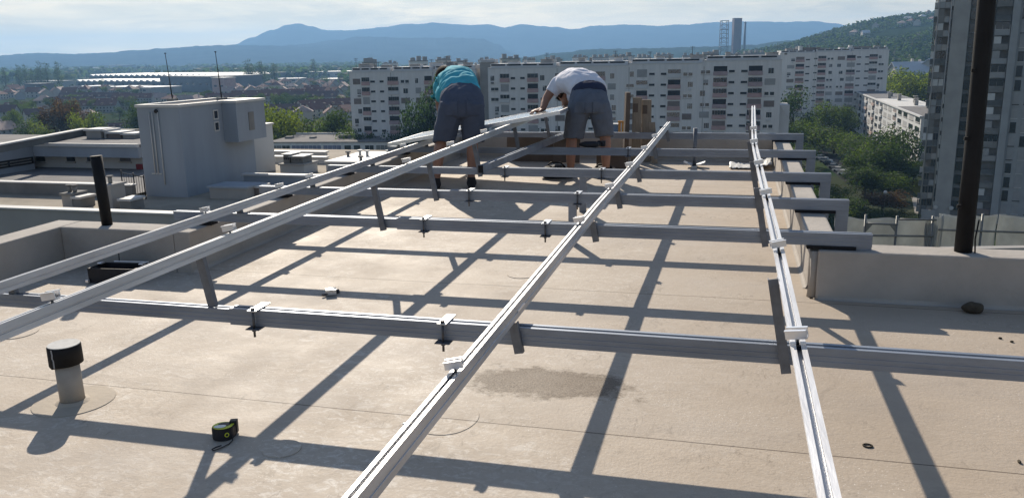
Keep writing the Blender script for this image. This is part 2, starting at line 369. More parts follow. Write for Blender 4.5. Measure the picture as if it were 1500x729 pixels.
rail('second aluminium rail from left, passing in front of the teal-shirted worker', [(-2.09, h2, .2), (-2.10, h2, 3.2), (-2.12, h2, 6), (-2.12, h2, 9.9)],
     [(BY[k]+.02, BT if k == 'b1' else BT-.07, 0 if k == 'b1' else -.036) for k in ('b1', 'b2', 'b3', 'b4', 'b5', 'b6')], [ry(61, 424, h2+.09), ry(342, 328, h2+.09), ry(615, 231, h2+.09), ry(680, 207, h2+.09), ry(732, 189, h2+.09)])
rail('third aluminium rail from left, crossing the middle of the roof', [(-.775, .385, .2), (-.775, .385, 5.0), (-.75, .385, 7.2), (-.735, .39, 10.1)],
     [(BY[k]+.02, BB-.03, -.036) for k in ('b1', 'b2', 'b3', 'b4', 'b5', 'b6')], [ry(678, 528, .47), ry(853, 318, .47), ry(902, 269, .47), ry(926, 238, .47), ry(949, 214, .47), ry(966, 197, .47)], [ry(770, 443, .43)], .012, .0)
rail('rightmost aluminium rail, highest and brightest, near the right parapet', [(.205, .552, .2), (.195, .552, 3.5), (.178, .552, 5.2), (.165, .555, 6.6), (.185, .562, 8.2), (.215, .575, 10.1)],
     [(BY['b1']+.02, BB-.03, -.036)] + [(BY[k]+.02, BB-.02, -.036) for k in ('b2', 'b3', 'b4', 'b5', 'b6')], [ry(1172, 480, .64), ry(1143, 351, .64), ry(1122, 276, .64), ry(1115, 234, .64), ry(1108, 204, .64), ry(1105, 186, .64)], [ry(1153, 400, .6)], -.0385, .05)

# ------------------------------------------------------------------ solar panel being laid
def panel_mat():
    m = bpy.data.materials.new('solar_glass'); m.use_nodes = True; nt = m.node_tree; L = nt.links.new; b = nt.nodes['Principled BSDF']
    tc = _n(nt, 'ShaderNodeTexCoord'); s = _n(nt, 'ShaderNodeSeparateXYZ'); L(tc.outputs['Object'], s.inputs[0])
    def grid(o, n, w):
        a = _n(nt, 'ShaderNodeMath', operation='MULTIPLY'); a.inputs[1].default_value = n; L(o, a.inputs[0])
        f = _n(nt, 'ShaderNodeMath', operation='FRACT'); L(a.outputs[0], f.inputs[0]); l = _n(nt, 'ShaderNodeMath', operation='LESS_THAN'); l.inputs[1].default_value = w; L(f.outputs[0], l.inputs[0]); return l.outputs[0]
    g1, g2 = grid(s.outputs[0], 1.19, .02), grid(s.outputs[1], 6.25, .24)
    mx = _n(nt, 'ShaderNodeMath', operation='MAXIMUM'); L(g1, mx.inputs[0]); L(g2, mx.inputs[1])
    c = _n(nt, 'ShaderNodeMix', data_type='RGBA'); c.inputs[6].default_value = (.02, .026, .05, 1); c.inputs[7].default_value = (.6, .62, .65, 1); L(mx.outputs[0], c.inputs[0]); L(c.outputs[2], b.inputs['Base Color'])
    b.inputs['Roughness'].default_value = .24; b.inputs['Specular IOR Level'].default_value = .9; b.inputs['Coat Weight'].default_value = 1.0; b.inputs['Coat Roughness'].default_value = .12
    return m
M['pv'] = panel_mat()
def pvpanel(label, x0, x1, y0, y1, h_at, lift):
    c = Vector((x0, y0, h_at + lift)); t = thing('solar_panel', label, 'solar panel', W(c), 0, 'solar panels')
    mt = Matrix.Translation(c) @ Matrix.Rotation(-TH, 4, 'Y'); w = (x1-x0)/cos(TH); d = y1-y0
    f_ = MB()
    for b in ((0, w, 0, .022), (0, w, d-.022, d), (0, .022, .0222, d-.0222), (w-.022, w, .0222, d-.0222)): f_.box(b[0], b[1], b[2], b[3], 0, .036, mt)
    f_.build('frame', M['alu_bright'], t, roofc=True)
    g = MB(); g.box(.0222, w-.0222, .0222, d-.0222, .026, .033, mt); g.build('glass', M['pv'], t, roofc=True)
    b_ = MB(); b_.box(.0222, w-.0222, .0222, d-.0222, .0225, .0255, mt); b_.build('backsheet', M['label_white'], t, roofc=True)
hp = h1 + .05 + .183*(-3.42+3.075)
pvpanel('solar panel being laid on the two left rails by both workers', -3.42, -1.62, 8.02, 9.02, hp, .015)
# ------------------------------------------------------------------ small things on the roof
# vent pipe
v = roof(107, 588); t = thing('vent_pipe', 'short grey vent pipe with black cap on the roof, bottom left', 'vent pipe', W(v))
mb = MB(); mb.tube([v, v+Vector((-.004, 0, .19))], [.047, .046], 28); mb.build('pipe', M['pipe'], t, roofc=True)
mb = MB(); mb.tube([v+Vector((-.004, 0, .165)), v+Vector((-.005, 0, .168)), v+Vector((-.006, 0, .243)), v+Vector((-.006, 0, .247))], [.058, .064, .0635, .060], 32); c = mb.build('cap', M['black_paint'], t, roofc=True)
mb = MB(); mb.tube([v+Vector((-.006, 0, .2475)), v+Vector((-.006, 0, .2505))], [.0615, .0605], 32); mb.build('cap_top', M['cap_top'], c, roofc=True)
mb = MB(); a0 = -1.62
mb.sweep([(-.0035, 0), (.0035, 0), (.0035, .0006), (-.0035, .0006)], [v+Vector((-.006+.0642*cos(a0+q), .0642*sin(a0+q), z)) for q, z in ((0, .246), (.03, .225), (.0, .21), (.07, .20), (.06, .17))], UX, -UY); mb.build('drip_streak', M['cap_top'], c, roofc=True)
mb = MB(); mb.tube([v+Vector((0, 0, -.001)), v+Vector((0, 0, .012))], [.075, .048], 28, cap=False); mb.build('collar', M['patch'], t, roofc=True)
def disc(label, c, r, sq=1.0, z=.003, mk='roof'):
    m_ = MB(); nn = 40; k = [1+.035*noise.noise(Vector((cos(2*pi*i/nn), sin(2*pi*i/nn), c.x*3))) for i in range(nn)]
    top = [c+Vector((r*k[i]*cos(2*pi*i/nn), r*sq*k[i]*sin(2*pi*i/nn), z)) for i in range(nn)]
    bot = [c+Vector((1.012*r*k[i]*cos(2*pi*i/nn), 1.012*r*sq*k[i]*sin(2*pi*i/nn), .0004)) for i in range(nn)]
    m_.add(top+bot, [tuple(range(nn))]+[(i, i+nn, (i+1) % nn+nn, (i+1) % nn) for i in range(nn)]); o = m_.build('roof_patch', M[mk], roofc=True)
    return tag(o, label, 'roof patch')
disc('round membrane patch welded round the foot of the vent pipe', v+Vector((.0, .005, 0)), .155, mk='patch')
disc('faint round roof patch in the beam shadow beside the tape measure', roof(413, 657), .068)
disc('small round roof patch by the left picture edge behind the vent pipe', roof(25, 487), .10)
disc('round roof patch right of the middle of the second beam', roof(765, 402), .09)
disc('membrane patch beside the lowest part of the third rail', roof(655, 612), .12, 1.2, .002)
# tape measure
tm = roof(328, 640); rz = radians(20)
t = thing('tape_measure', 'black and lime tape measure lying on the sunlit roof', 'tape measure', W(tm), rz)
mb = MB(); prof = []
for k in range(24):
    a = 2*pi*k/24; r_ = .039 if not (0 < a < 1.3) else .039+.008*sin(a/1.3*pi)
    prof.append((r_*cos(a)*1.02, r_*sin(a)*.92))
mb.prism([(a*.96, b*.96) for a, b in prof], Vector((0, 0, 0)), Vector((0, 0, .004)), UX, UY); mb.prism(prof, Vector((0, 0, .004)), Vector((0, 0, .042)), UX, UY); mb.prism([(a*.95, b*.95) for a, b in prof], Vector((0, 0, .042)), Vector((0, 0, .046)), UX, UY)
mb.build('case', M['case_black'], t, local=True)
mb = MB(); mb.prism([(a*.90, b*.90) for a, b in prof], Vector((0, 0, .0461)), Vector((0, 0, .0478)), UX, UY); lt = mb.build('lime_trim', M['lime'], t, local=True)
mb = MB(); mb.prism([(a*.56+.004, b*.50+.008) for a, b in prof], Vector((0, 0, .0479)), Vector((0, 0, .0488)), UX, UY); mb.build('dark_face', M['case_black'], lt, local=True)
mb = MB(); mb.prism([(a*.52-.008, b*.36-.012) for a, b in prof], Vector((0, 0, .0489)), Vector((0, 0, .0496)), UX, UY); mb.build('sticker', M['label_white'], lt, local=True)
mb = MB(); mb.bevbox(.020, .047, .014, .040, .006, .056, .003); mb.build('nose_block', M['case_black'], t, local=True)
mb = MB()
q = Matrix.Rotation(radians(-58), 4, 'Z')
mb.tube([q @ Vector((.0372, 0, .024)), q @ Vector((.0392, 0, .024))], [.0085, .0085], 18); lk = mb.build('lock_ring', M['lime'], t, local=True)
mb = MB(); mb.tube([q @ Vector((.039, 0, .024)), q @ Vector((.0402, 0, .024))], [.0048, .0048], 14); mb.build('lock_button', M['case_black'], lk, local=True)
mb = MB(); cpts = [(.036, -.018, .012), (.040, -.040, .004), (.034, -.062, .003), (.018, -.085, .003), (.004, -.102, .003), (-.012, -.112, .003), (-.018, -.102, .003), (-.008, -.088, .004), (.010, -.078, .005)]
mb.tube(cpts, [(.0028, .0018)]*len(cpts), 8); mb.build('wrist_strap', M['case_black'], t, local=True)
# loose module clamp between the first two beams
lc = roof(485, 432); t = thing('loose_clamp', 'loose metal clamp with bolt lying between the two nearest beams', 'clamp', W(lc), .5)
prof = [(-.025, .03), (-.025, .034), (-.012, .034), (-.012, .004), (.012, .004), (.012, .034), (.025, .034), (.025, .03), (.016, .03), (.016, 0), (-.016, 0), (-.016, .03)]
mb = MB(); mb.prism(prof, Vector((-.03, 0, .004)), Vector((.03, 0, .004)), UY, UZ); mb.build('clamp_body', M['zinc'], t, local=True)
mb = MB(); mb.tube([(-.05, -.03, .012), (.04, .03, .012)], .007, 8); mb.tube([(.035, .027, .012), (.045, .033, .012)], .013, 6, False); mb.build('bolt', M['bolt'], t, local=True)
# ring, pebbles
rg = roof(1271, 653); mb = MB(); R_ = .0125; pr = [rg+Vector((R_*1.25*cos(a), R_*sin(a), .003)) for a in [2*pi*k/18 for k in range(19)]]; mb.tube(pr, .0026, 6, True, False); o = mb.build('metal_ring', M['lump'], roofc=True); tag(o, 'small dark ring lying right of the rightmost rail', 'ring')
for (px_, py_, lab) in ((1424, 444, 'dark crumb on the sunlit roof below the right parapet, left of two'), (1447, 451, 'dark crumb on the sunlit roof below the right parapet, right of two')):
    p_ = roof(1465 if px_ > 1430 else 1465, 497); p_ = roof(px_+41 if px_ < 1430 else px_+35, 496 if px_ < 1430 else 501)
    mb = MB(); mb.ell(p_+Vector((0, 0, .004)), (.009, .006, .005), None, 8, 5); tag(mb.build('crumb', M['lump'], roofc=True), lab, 'debris')
p_ = roof(1493, 677); mb = MB(); mb.ell(p_+Vector((0, 0, .004)), (.006, .012, .005), None, 8, 5); tag(mb.build('crumb', M['lump'], roofc=True), 'dark crumb at the lower right picture edge', 'debris')
p_ = roof(593, 620); mb = MB(); mb.ell(p_+Vector((0, 0, .001)), (.011, .009, .0025), None, 10, 5); tag(mb.build('paint_spot', M['label_white'], roofc=True), 'white blob stuck on the roof left of the third rail', 'debris')
# brown lump at the right parapet
lp = roof(1425, 458); mb = MB(); mb.ell((0, 0, .027), (.055, .035, .03), None, 20, 12)
for i, v_ in enumerate(mb.v): mb.v[i] = lp + v_*(1+.22*noise.noise(v_*22)) + Vector((0, 0, .0))
tag(mb.build('foam_lump', M['lump'], roofc=True), 'brown crumpled lump lying against the foot of the right parapet', 'debris')
# black poles on the parapets
mb = MB(); c = Vector((-4.0, 4.61, .268)); mb.tube([c+Vector((0, 0, -.0)), c+Vector((-.02, 0, .46))], [.034, .037], 22); mb.tube([c+Vector((-.02, 0, .455)), c+Vector((-.02, 0, .458))], .034, 22)
tag(mb.build('black_pole', M['black_paint'], roofc=True), 'short black pole standing on the left parapet', 'pole')
t = thing('black_pole', 'tall black pole standing on the right parapet before the tower', 'pole', W(Vector((1.2, 4.78, .27))))
mb = MB(); mb.tube([(1.2, 4.78, .265), (1.197, 4.78, .8), (1.185, 4.78, 1.6), (1.178, 4.78, 2.6)], [.044, .043, .042, .041], 22); mb.build('pole_shaft', M['black_paint'], t, roofc=True)
for z_ in (.51, .86, 1.2):
    mb = MB(); mb.box(1.14, 1.158, 4.74, 4.752, z_, z_+.018); mb.build('pole_lug', M['black_paint'], t, roofc=True)
mb = MB(); mb.tube([(1.251, 4.755, .27), (1.243, 4.748, .35), (1.252, 4.75, .45)], .004, 6); mb.build('cable', M['black_paint'], t, roofc=True)
# mast foot on the roof, right of the third rail
c = roof(1017, 245); t = thing('mast_stand', 'grey mast on a folded metal foot near the far parapet', 'mast', W(c))
mb = MB(); mb.tube([c, c+Vector((0, 0, .43))], .022, 14); mb.build('mast', M['steel_dark'], t, roofc=True)
mb = MB()
for s_ in (-1, 1):
    mb.add([c+Vector(p) for p in ((s_*.02, -.07, .02), (s_*.02, .07, .02), (s_*.11, .06, .055), (s_*.11, -.06, .055), (s_*.02, -.07, .03), (s_*.02, .07, .03), (s_*.115, .06, .065), (s_*.115, -.06, .065))], [(0, 1, 2, 3), (4, 5, 6, 7), (0, 1, 5, 4), (1, 2, 6, 5), (2, 3, 7, 6), (3, 0, 4, 7)])
mb.box(c.x-.03, c.x+.03, c.y-.07, c.y+.07, .002, .02); mb.build('foot', M['zinc'], t, roofc=True)
# crumpled white film in the far right corner
mb = MB(); c = roof(1108, 240); nx, ny = 22, 10
c = Vector((.19, 9.52, 0))
vs = [c+Vector((-.22+.44*i/nx, -.16+.4*j/ny, .012+.055*abs(noise.noise(Vector((i*.33, j*.45, 3.1))))*(1.6 if i > 11 else .7)+.05*max(0, i-14)/8+.02*noise.noise(Vector((i*.9, j*.9, 0))))) for j in range(ny+1) for i in range(nx+1)]
mb.add(vs, [(j*(nx+1)+i, j*(nx+1)+i+1, (j+1)*(nx+1)+i+1, (j+1)*(nx+1)+i) for j in range(ny) for i in range(nx)], True); o = mb.build('plastic_film', M['sheet'], roofc=True); md = o.modifiers.new('s', 'SOLIDIFY'); md.thickness = .003
tag(o, 'crumpled white plastic film in the far right roof corner', 'plastic film')
# open black case by the left parapet
c = roof(168, 410); t = thing('tool_case', 'open black tool case with shiny edge in the left parapet\'s shade', 'tool case', W(c), radians(6)); t.scale = (.8, .8, .72)
mb = MB()
for b in ((-.15, .24, -.10, -.09, 0, .13), (-.15, .24, .09, .10, 0, .13), (-.15, -.14, -.0899, .0899, 0, .13), (.23, .24, -.0899, .0899, 0, .13), (-.1399, .2299, -.0899, .0899, 0, .01)): mb.bevbox(*b, .002)
mb.build('case_body', M['case_black'], t, local=True)
mb = MB(); mb.bevbox(-.06, .235, .101, .118, .115, .142, .004); mb.build('case_rim', M['alu_bright'], t, local=True)
for x_ in (-.13, .22):
    mb = MB(); mb.bevbox(x_-.018, x_+.018, .02, .07, .131, .146, .004); mb.build('latch', M['alu_bright'], t, local=True)
mb = MB(); mb.bevbox(-.16, -.135, -.13, -.105, .01, .035, .004); mb.build('latch', M['alu_bright'], t, local=True)
mb = MB(); mb.tube([(-.03, .13, .13), (-.025, .135, .30)], .004, 6); mb.build('aerial', M['case_black'], t, local=True)
# upright planks
def plank(label, x, y, w, h_, th, lean, rot=0.0, mk='wood', dark=0.0):
    b0 = W(Vector((x, y, .002))); mt = Matrix.Translation(b0) @ Matrix.Rotation(rot, 4, 'Z') @ Matrix.Rotation(lean, 4, 'Y')
    t = thing('wooden_plank', label, 'plank', b0, 0, 'planks stood upright by the far parapet')
    m_ = MB(); m_.bevbox(-w/2, w/2, -th/2, th/2, .0, h_, .002, mt); m_.build('board', M[mk], t)
    if dark:
        d_ = MB(); d_.box(-w*.42, w*.1, -th/2-.003, -th/2-.0005, h_-dark-.10, h_-dark, mt); d_.build('dark_slot', M['ply'], t)
plank('tallest wooden plank of the upright bundle, leftmost, nearly edge-on', -1.21, 9.78, .05, .80, .11, radians(1.5), .3, 'ply')
plank('broad pale plank in the upright bundle behind the third rail', -1.09, 9.82, .105, .74, .03, radians(.5), .05, 'wood', .07)
plank('second broad plank of the upright bundle, right of the palest one', -.975, 9.86, .11, .71, .03, radians(-.5), -.04, 'wood', .06)
plank('short dark plank leaning at the right of the upright bundle', -.86, 9.70, .07, .47, .025, radians(-5), .1, 'wood')
# brown boards at the far left corner
def board(label, name, cat, x0, x1, y, h_, lean, mk):
    b0 = W(Vector((x0, y, .003))); mt = Matrix.Translation(b0) @ Matrix.Rotation(-lean, 4, 'X'); m_ = MB(); m_.bevbox(0, x1-x0, -.009, .009, 0, h_, .002, mt); tag(m_.build(name, M[mk], None), label, cat)
board('brown board leaning against the far parapet behind the panels', 'board', 'board', -2.62, -2.05, 9.70, .345, radians(9), 'ply')
board('second brown board at the far parapet, tilted, right of the first', 'board', 'board', -2.03, -1.72, 9.62, .36, radians(10), 'ply')
t = thing('cardboard_box', 'brown cardboard box behind the white-shirted worker\'s legs', 'box', W(Vector((-1.28, 9.15, 0))), .1)
mb = MB(); mb.bevbox(-.16, .16, -.1, .1, .0, .20, .003); mb.build('carton', M['ply'], t, local=True)
mb = MB(); mb.box(-.16, .16, -.155, -.101, .192, .196, None); mb.build('flap', M['ply'], t, local=True)
# bags and tools round the workers
def bag(label, c, r, sd):
    m_ = MB(); m_.ell((0, 0, 0), (1, 1, 1), None, 22, 14)
    for i, q_ in enumerate(m_.v):
        q2 = q_*(1+.18*noise.noise(q_*2.2+Vector((sd, 0, 0)))+.06*noise.noise(q_*6)); q2.z = max(q2.z, -.75); m_.v[i] = c+Vector((q2.x*r[0], q2.y*r[1], (q2.z+.75)*r[2]))
    t = thing('tool_bag', label, 'tool bag', W(c)); m_.build('bag_body', M['cloth_black'], t, roofc=True)
    h_ = MB(); h_.tube([c+Vector((-r[0]*.6, 0, r[2]*1.5)), c+Vector((-r[0]*.3, 0, r[2]*2.1)), c+Vector((r[0]*.3, 0, r[2]*2.1)), c+Vector((r[0]*.6, 0, r[2]*1.5))], .009, 8); h_.build('handle', M['cloth_black'], t, roofc=True)
bag('black tool bag on the roof left of the white-shirted worker\'s feet', Vector((-1.78, 8.55, .003)), (.17, .11, .075), 1)
bag('black bag lying between the white-shirted worker\'s feet', Vector((-1.30, 8.70, .003)), (.15, .12, .06), 5)
t = thing('power_tool', 'dark cordless drill lying on the beam between the worker\'s legs', 'drill', W(Vector((-1.38, 8.2, BT+.006))))
mb = MB(); c = Vector((-1.38, 8.21, BT+.04)); mb.tube([c+Vector((-.09, 0, 0)), c+Vector((-.03, 0, 0)), c+Vector((.07, 0, 0)), c+Vector((.1, 0, 0))], [.014, .03, .032, .022], 14); mb.build('motor_body', M['case_black'], t, roofc=True)
mb = MB(); mb.tube([c+Vector((.05, .0, 0)), c+Vector((.08, .03, -.01)), c+Vector((.10, .12, -.01))], [.02, .018, .022], 10); mb.build('grip', M['case_black'], t, roofc=True)
mb = MB(); mb.bevbox(c.x+.07, c.x+.15, c.y+.1, c.y+.16, c.z-.033, c.z+.02, .005); mb.build('battery', M['case_black'], t, roofc=True)

# ------------------------------------------------------------------ people
def loft(pieces, voxel, smooth_it=4):
    """pieces: list of (points, radii); fused into one continuous surface"""
    m_ = MB()
    for pts_, rad in pieces:
        pts_ = [Vector(p) for p in pts_]
        if len(pts_) == 1: m_.ell(pts_[0], rad[0]); continue
        # Catmull-Rom refine
        P_, R_ = [], []
        rad = [r if isinstance(r, tuple) else (r, r) for r in rad]
        for i in range(len(pts_)-1):
            a, b, c_, d = pts_[max(i-1, 0)], pts_[i], pts_[i+1], pts_[min(i+2, len(pts_)-1)]
            for k in range(4):
                u = k/4; P_.append(.5*((2*b)+(c_-a)*u+(2*a-5*b+4*c_-d)*u*u+(3*b-a-3*c_+d)*u**3)); R_.append(tuple(rad[i][j]*(1-u)+rad[i+1][j]*u for j in (0, 1)))
        P_.append(pts_[-1]); R_.append(rad[-1])
        nn = 18; vs = []
        for i, p in enumerate(P_):
            tn = (P_[min(i+1, len(P_)-1)]-P_[max(i-1, 0)]).normalized(); ax = UX - tn*UX.dot(tn)
            if ax.length < .25: ax = UY - tn*UY.dot(tn)
            ax.normalize(); bx_ = tn.cross(ax); vs += [p+ax*R_[i][0]*cos(2*pi*k/nn)+bx_*R_[i][1]*sin(2*pi*k/nn) for k in range(nn)]
        fs = [(i*nn+k, i*nn+(k+1) % nn, (i+1)*nn+(k+1) % nn, (i+1)*nn+k) for i in range(len(P_)-1) for k in range(nn)]
        fs += [tuple(range(nn-1, -1, -1)), tuple((len(P_)-1)*nn+k for k in range(nn))]
        m_.add(vs, fs)
    me = bpy.data.meshes.new('tmp'); me.from_pydata([tuple(v) for v in m_.v], [], m_.f); bm = bmesh.new(); bm.from_mesh(me); bmesh.ops.recalc_face_normals(bm, faces=bm.faces); bm.to_mesh(me); bm.free()
    o = bpy.data.objects.new('tmp', me); COL.objects.link(o)
    r = o.modifiers.new('r', 'REMESH'); r.mode = 'VOXEL'; r.voxel_size = voxel; s_ = o.modifiers.new('s', 'SMOOTH'); s_.iterations = smooth_it; s_.factor = .5
    dg = bpy.context.evaluated_depsgraph_get(); dg.update(); out = bpy.data.meshes.new_from_object(o.evaluated_get(dg)); bpy.data.objects.remove(o); bpy.data.meshes.remove(me)
    return out
def part(name, me, m_, parent):
    me.materials.clear(); me.materials.append(m_); me.name = name; me.polygons.foreach_set('use_smooth', [True]*len(me.polygons))
    o = bpy.data.objects.new(name, me); COL.objects.link(o); o.parent = parent; return o
def wrinkle(me, amp, sc, seed, axis=None, crease=None):
    for v_ in me.vertices:
        q_ = v_.co*sc*1.7 + Vector((seed*3, 1, 0)); r1 = 1-2*abs(noise.noise(Vector((q_.x, q_.y*1.5, q_.z*.55)))); v_.co += v_.normal*amp*.55*(r1-.5)
    me.update()
    for v_ in me.vertices:
        q_ = v_.co*sc + Vector((seed, 0, 0)); d = noise.noise(q_)*.65+noise.noise(q_*2.1)*.35
        if crease: d += crease(v_.co)
        v_.co += v_.normal*amp*d
def hand(w, d, palm_n, side=1, s=1.0):
    """w wrist point, d direction towards finger tips, palm_n back-of-hand normal"""
    d = Vector(d).normalized(); nrm = Vector(palm_n).normalized(); l = d.cross(nrm).normalized()*side; w = Vector(w); out = []
    kn = w + d*.085*s
    out.append(([w-d*.03, w+d*.02, kn-d*.015, kn+d*.004], [(.026, .02), (.034, .017), (.041, .015), (.038, .012)]))
    for i, (off, ln) in enumerate(((-.031, .066), (-.0105, .076), (.0105, .070), (.030, .054))):
        b = kn + l*off*s - d*.01; spread = l*off*.35
        out.append(([b, b+(d*.55*ln+spread*.3+nrm*.010), b+(d*.85*ln+spread*.5-nrm*.002), b+(d*1.12*ln+spread*.6-nrm*.012)], [.0105, .0098, .0092, .0072]))
    tb = w + d*.02 - l*.028
    out.append(([tb, tb-l*.022+d*.022, tb-l*.036+d*.048-nrm*.006, tb-l*.040+d*.066-nrm*.012], [.016, .0135, .0115, .0085]))
    return out
def head(c, fwd, up, r=.098):
    c = Vector(c); fwd = Vector(fwd).normalized(); up = Vector(up); up = (up-fwd*up.dot(fwd)).normalized(); rt = fwd.cross(up); Rm = Matrix((rt, fwd, up)).transposed()
    P = lambda x, y, z: c + Rm @ Vector((x, y, z))
    sk = MB(); pcs = []
    return Rm, P
def person(px_, py_, label, pose):
    g = roof(px_, py_); loc = W(g); rz = atan2(-g.x, g.y); t = thing('person', label, 'person', loc, rz)
    return t
def headpieces(P):
    return [([P(0, -.012, .01), P(0, -.012, .012)], [(.001, .001), (.001, .001)])]
def build_head(P, Rm, par, hairstyle):
    # hair as a close cap over crown, sides and nape
    m_ = MB(); m_.ell((0, 0, 0), (.087, .104, .118), None, 26, 18)
    vs = []
    for q_ in m_.v:
        k = 1 + .02*noise.noise(q_*60); vs.append(q_*k)
    keep = [f for f in m_.f if sum((vs[i].z > .035 - .0 or vs[i].y < .03 and vs[i].z > -.075) for i in f) == len(f) and not all(vs[i].y > .085 and vs[i].z < .05 for i in f)]
    m2 = MB(); m2.v = [P(v_.x, v_.y-.012, v_.z+.012) for v_ in vs]; m2.f = keep; m2.sm = [True]*len(keep)
    o = m2.build('hair', M['hair'], par, local=True); md = o.modifiers.new('s', 'SOLIDIFY'); md.thickness = .008; md.offset = 1
    return o
def head_pcs(P):
    pcs = []
    # skull, jaw, nose, ears, neck root handled by caller
    def E(c, r): pcs.append(('ell', c, r))
    return pcs
def body_mesh(pcs, ells, Rm):
    # ellipsoids as short lofts so that everything is fused by the voxel remesh
    allp = list(pcs)
    me = loft_with_ells(allp, ells, Rm, .0075)
    return me
def loft_with_ells(pcs, ells, Rm, voxel):
    m_ = MB()
    extra = []
    for c, r in ells:
        # ellipsoid aligned with head: build through loft of rings along head up axis
        k = 9; pts_, rad = [], []
        ax = Rm @ Vector((0, 0, 1))
        for j in range(k):
            a = -pi/2*.985 + pi*.985*j/(k-1); pts_.append(Vector(c)+ax*r[2]*sin(a)); rad.append((r[0]*cos(a), r[1]*cos(a)))
        extra.append((pts_, rad))
    return loft(pcs+extra, voxel, 3)

# --- worker in teal: bent over, seen from behind
t = person(665, 276, 'person in teal shirt and dark blue-grey shorts bending over the solar panel', None)
HU, HF = Vector((-.1, .75, .55)), Vector((-.05, .45, -.85))
Rm, P = head((-.06, .74, 1.045), HF, HU)
kL, kR = Vector((-.105, .03, .49)), Vector((.195, .02, .49))
legs = [([(.01, -.06, .84), (-.06, -.05, .66), kL, (-.135, -.02, .34), (-.165, -.01, .12), (-.17, .0, .05)], [(.085, .09), (.078, .085), (.055, .06), (.056, .062), (.036, .04), (.038, .045)]),
        ([(.19, -.06, .84), (.21, -.05, .66), kR, (.19, -.02, .34), (.175, -.01, .12), (.172, .0, .05)], [(.085, .09), (.078, .085), (.055, .06), (.056, .062), (.036, .04), (.038, .045)]),
        ([(-.17, -.04, .04), (-.175, .06, .035), (-.18, .16, .028)], [(.036, .03), (.042, .028), (.03, .02)]), ([(.172, -.04, .04), (.175, .06, .035), (.178, .16, .028)], [(.036, .03), (.042, .028), (.03, .02)])]
torso = [([(.10, -.04, .84), (.095, .07, .94), (.075, .24, 1.02), (.05, .45, 1.03), (.03, .58, 1.0)], [(.15, .11), (.145, .105), (.15, .11), (.165, .11), (.11, .07)]),
         ([(.03, .56, 1.0), (-.01, .64, 1.02), (-.05, .70, 1.04)], [.062, .055, .055])]
arms = []
hands = []
for s_, sh, el, wr in ((-1, (-.115, .54, .99), (-.12, .66, .77), (-.10, .58, .60)), (1, (.18, .54, .99), (.20, .64, .78), (.18, .56, .655))):
    arms.append(([sh, Vector(sh).lerp(Vector(el), .5), el, Vector(el).lerp(Vector(wr), .45), wr], [.056, .047, .041, .038, .027])); hands += hand(wr, (.05*s_, -.10, -.02) if False else (-.25*s_, -.55, -.10), (0, .15, 1), s_)
ells = [(P(0, -.012, .012), (.079, .097, .108)), (P(0, .03, -.06), (.058, .06, .062)), (P(0, .098, -.02), (.014, .018, .026)), (P(.08, -.01, -.01), (.012, .02, .032)), (P(-.08, -.01, -.01), (.012, .02, .032))]
me = loft_with_ells(legs+torso+arms+hands, ells, Rm, .0075); part('body', me, M['skin'], t)
build_head(P, Rm, t, 0)
def creases_teal(c): return .9*sin((c.y*9+c.x*5+c.z*14)*1.0+3*noise.noise(c*5))*max(0, min(1, (c.y-.02)*3))
shirt = [([(.10, .0, .925), (.095, .09, .955), (.078, .24, 1.02), (.052, .45, 1.035), (.033, .60, 1.0)], [(.185, .10), (.190, .125), (.195, .135), (.20, .13), (.10, .075)]),
         ([(-.085, .50, 1.005), (-.115, .58, .95), (-.12, .63, .85)], [.085, .075, .068]), ([(.15, .50, 1.005), (.18, .58, .95), (.195, .62, .86)], [.085, .075, .068]),
         ([(-.06, .10, .90), (-.075, .30, .91), (-.08, .48, .93)], [(.07, .09), (.075, .10), (.07, .08)])]
me = loft(shirt, .011, 3); wrinkle(me, .017, 6.5, 3, crease=creases_teal); part('shirt', me, M['teal'], t)
sh_ = [([(.10, .06, .94), (.10, -.02, .88), (.10, -.07, .80), (.10, -.06, .73)], [(.188, .11), (.212, .135), (.222, .155), (.19, .13)]),
       ([(.0, -.08, .84), (-.03, -.06, .70), (-.075, -.0, .50), (-.08, .0, .455)], [(.115, .135), (.118, .13), (.11, .115), (.108, .112)]),
       ([(.20, -.08, .84), (.20, -.06, .70), (.205, -.0, .50), (.205, .0, .455)], [(.115, .135), (.118, .13), (.115, .115), (.112, .112)])]
me = loft(sh_, .011, 2); wrinkle(me, .009, 7, 8); so = part('shorts', me, M['navy'], t)
def pocket(so, x0, x1, z0_, z1_, m_):
    # back pocket: a patch lying 3 mm proud of the cloth
    bm = bmesh.new(); bm.from_mesh(so.data); bm.verts.ensure_lookup_table(); bm.normal_update(); q = MB(); idx = {}
    for f in bm.faces:
        c_ = f.calc_center_median()
        if x0 < c_.x < x1 and z0_ < c_.z < z1_ and f.normal.y < -.2:
            ids = []
            for v_ in f.verts:
                if v_.index not in idx: idx[v_.index] = len(q.v); q.v.append(v_.co+v_.normal*.004)
                ids.append(idx[v_.index])
            q.f.append(tuple(ids)); q.sm.append(True)
    bm.free(); o_ = q.build('back_pocket', m_, so, local=True); md_ = o_.modifiers.new('s', 'SOLIDIFY'); md_.thickness = .0035; md_.offset = 1
pocket(so, -.065, .06, .72, .86, M['navy']); pocket(so, .14, .265, .72, .86, M['navy'])
mb = MB(); mb.sweep([(-.006, 0), (.006, 0), (.006, .003), (-.006, .003)], [Vector((.262, -.158, .72)), Vector((.258, -.15, .655)), Vector((.255, -.138, .60))], UX, -UY); mb.build('reflective_stripe', M['label_white'], so, local=True)
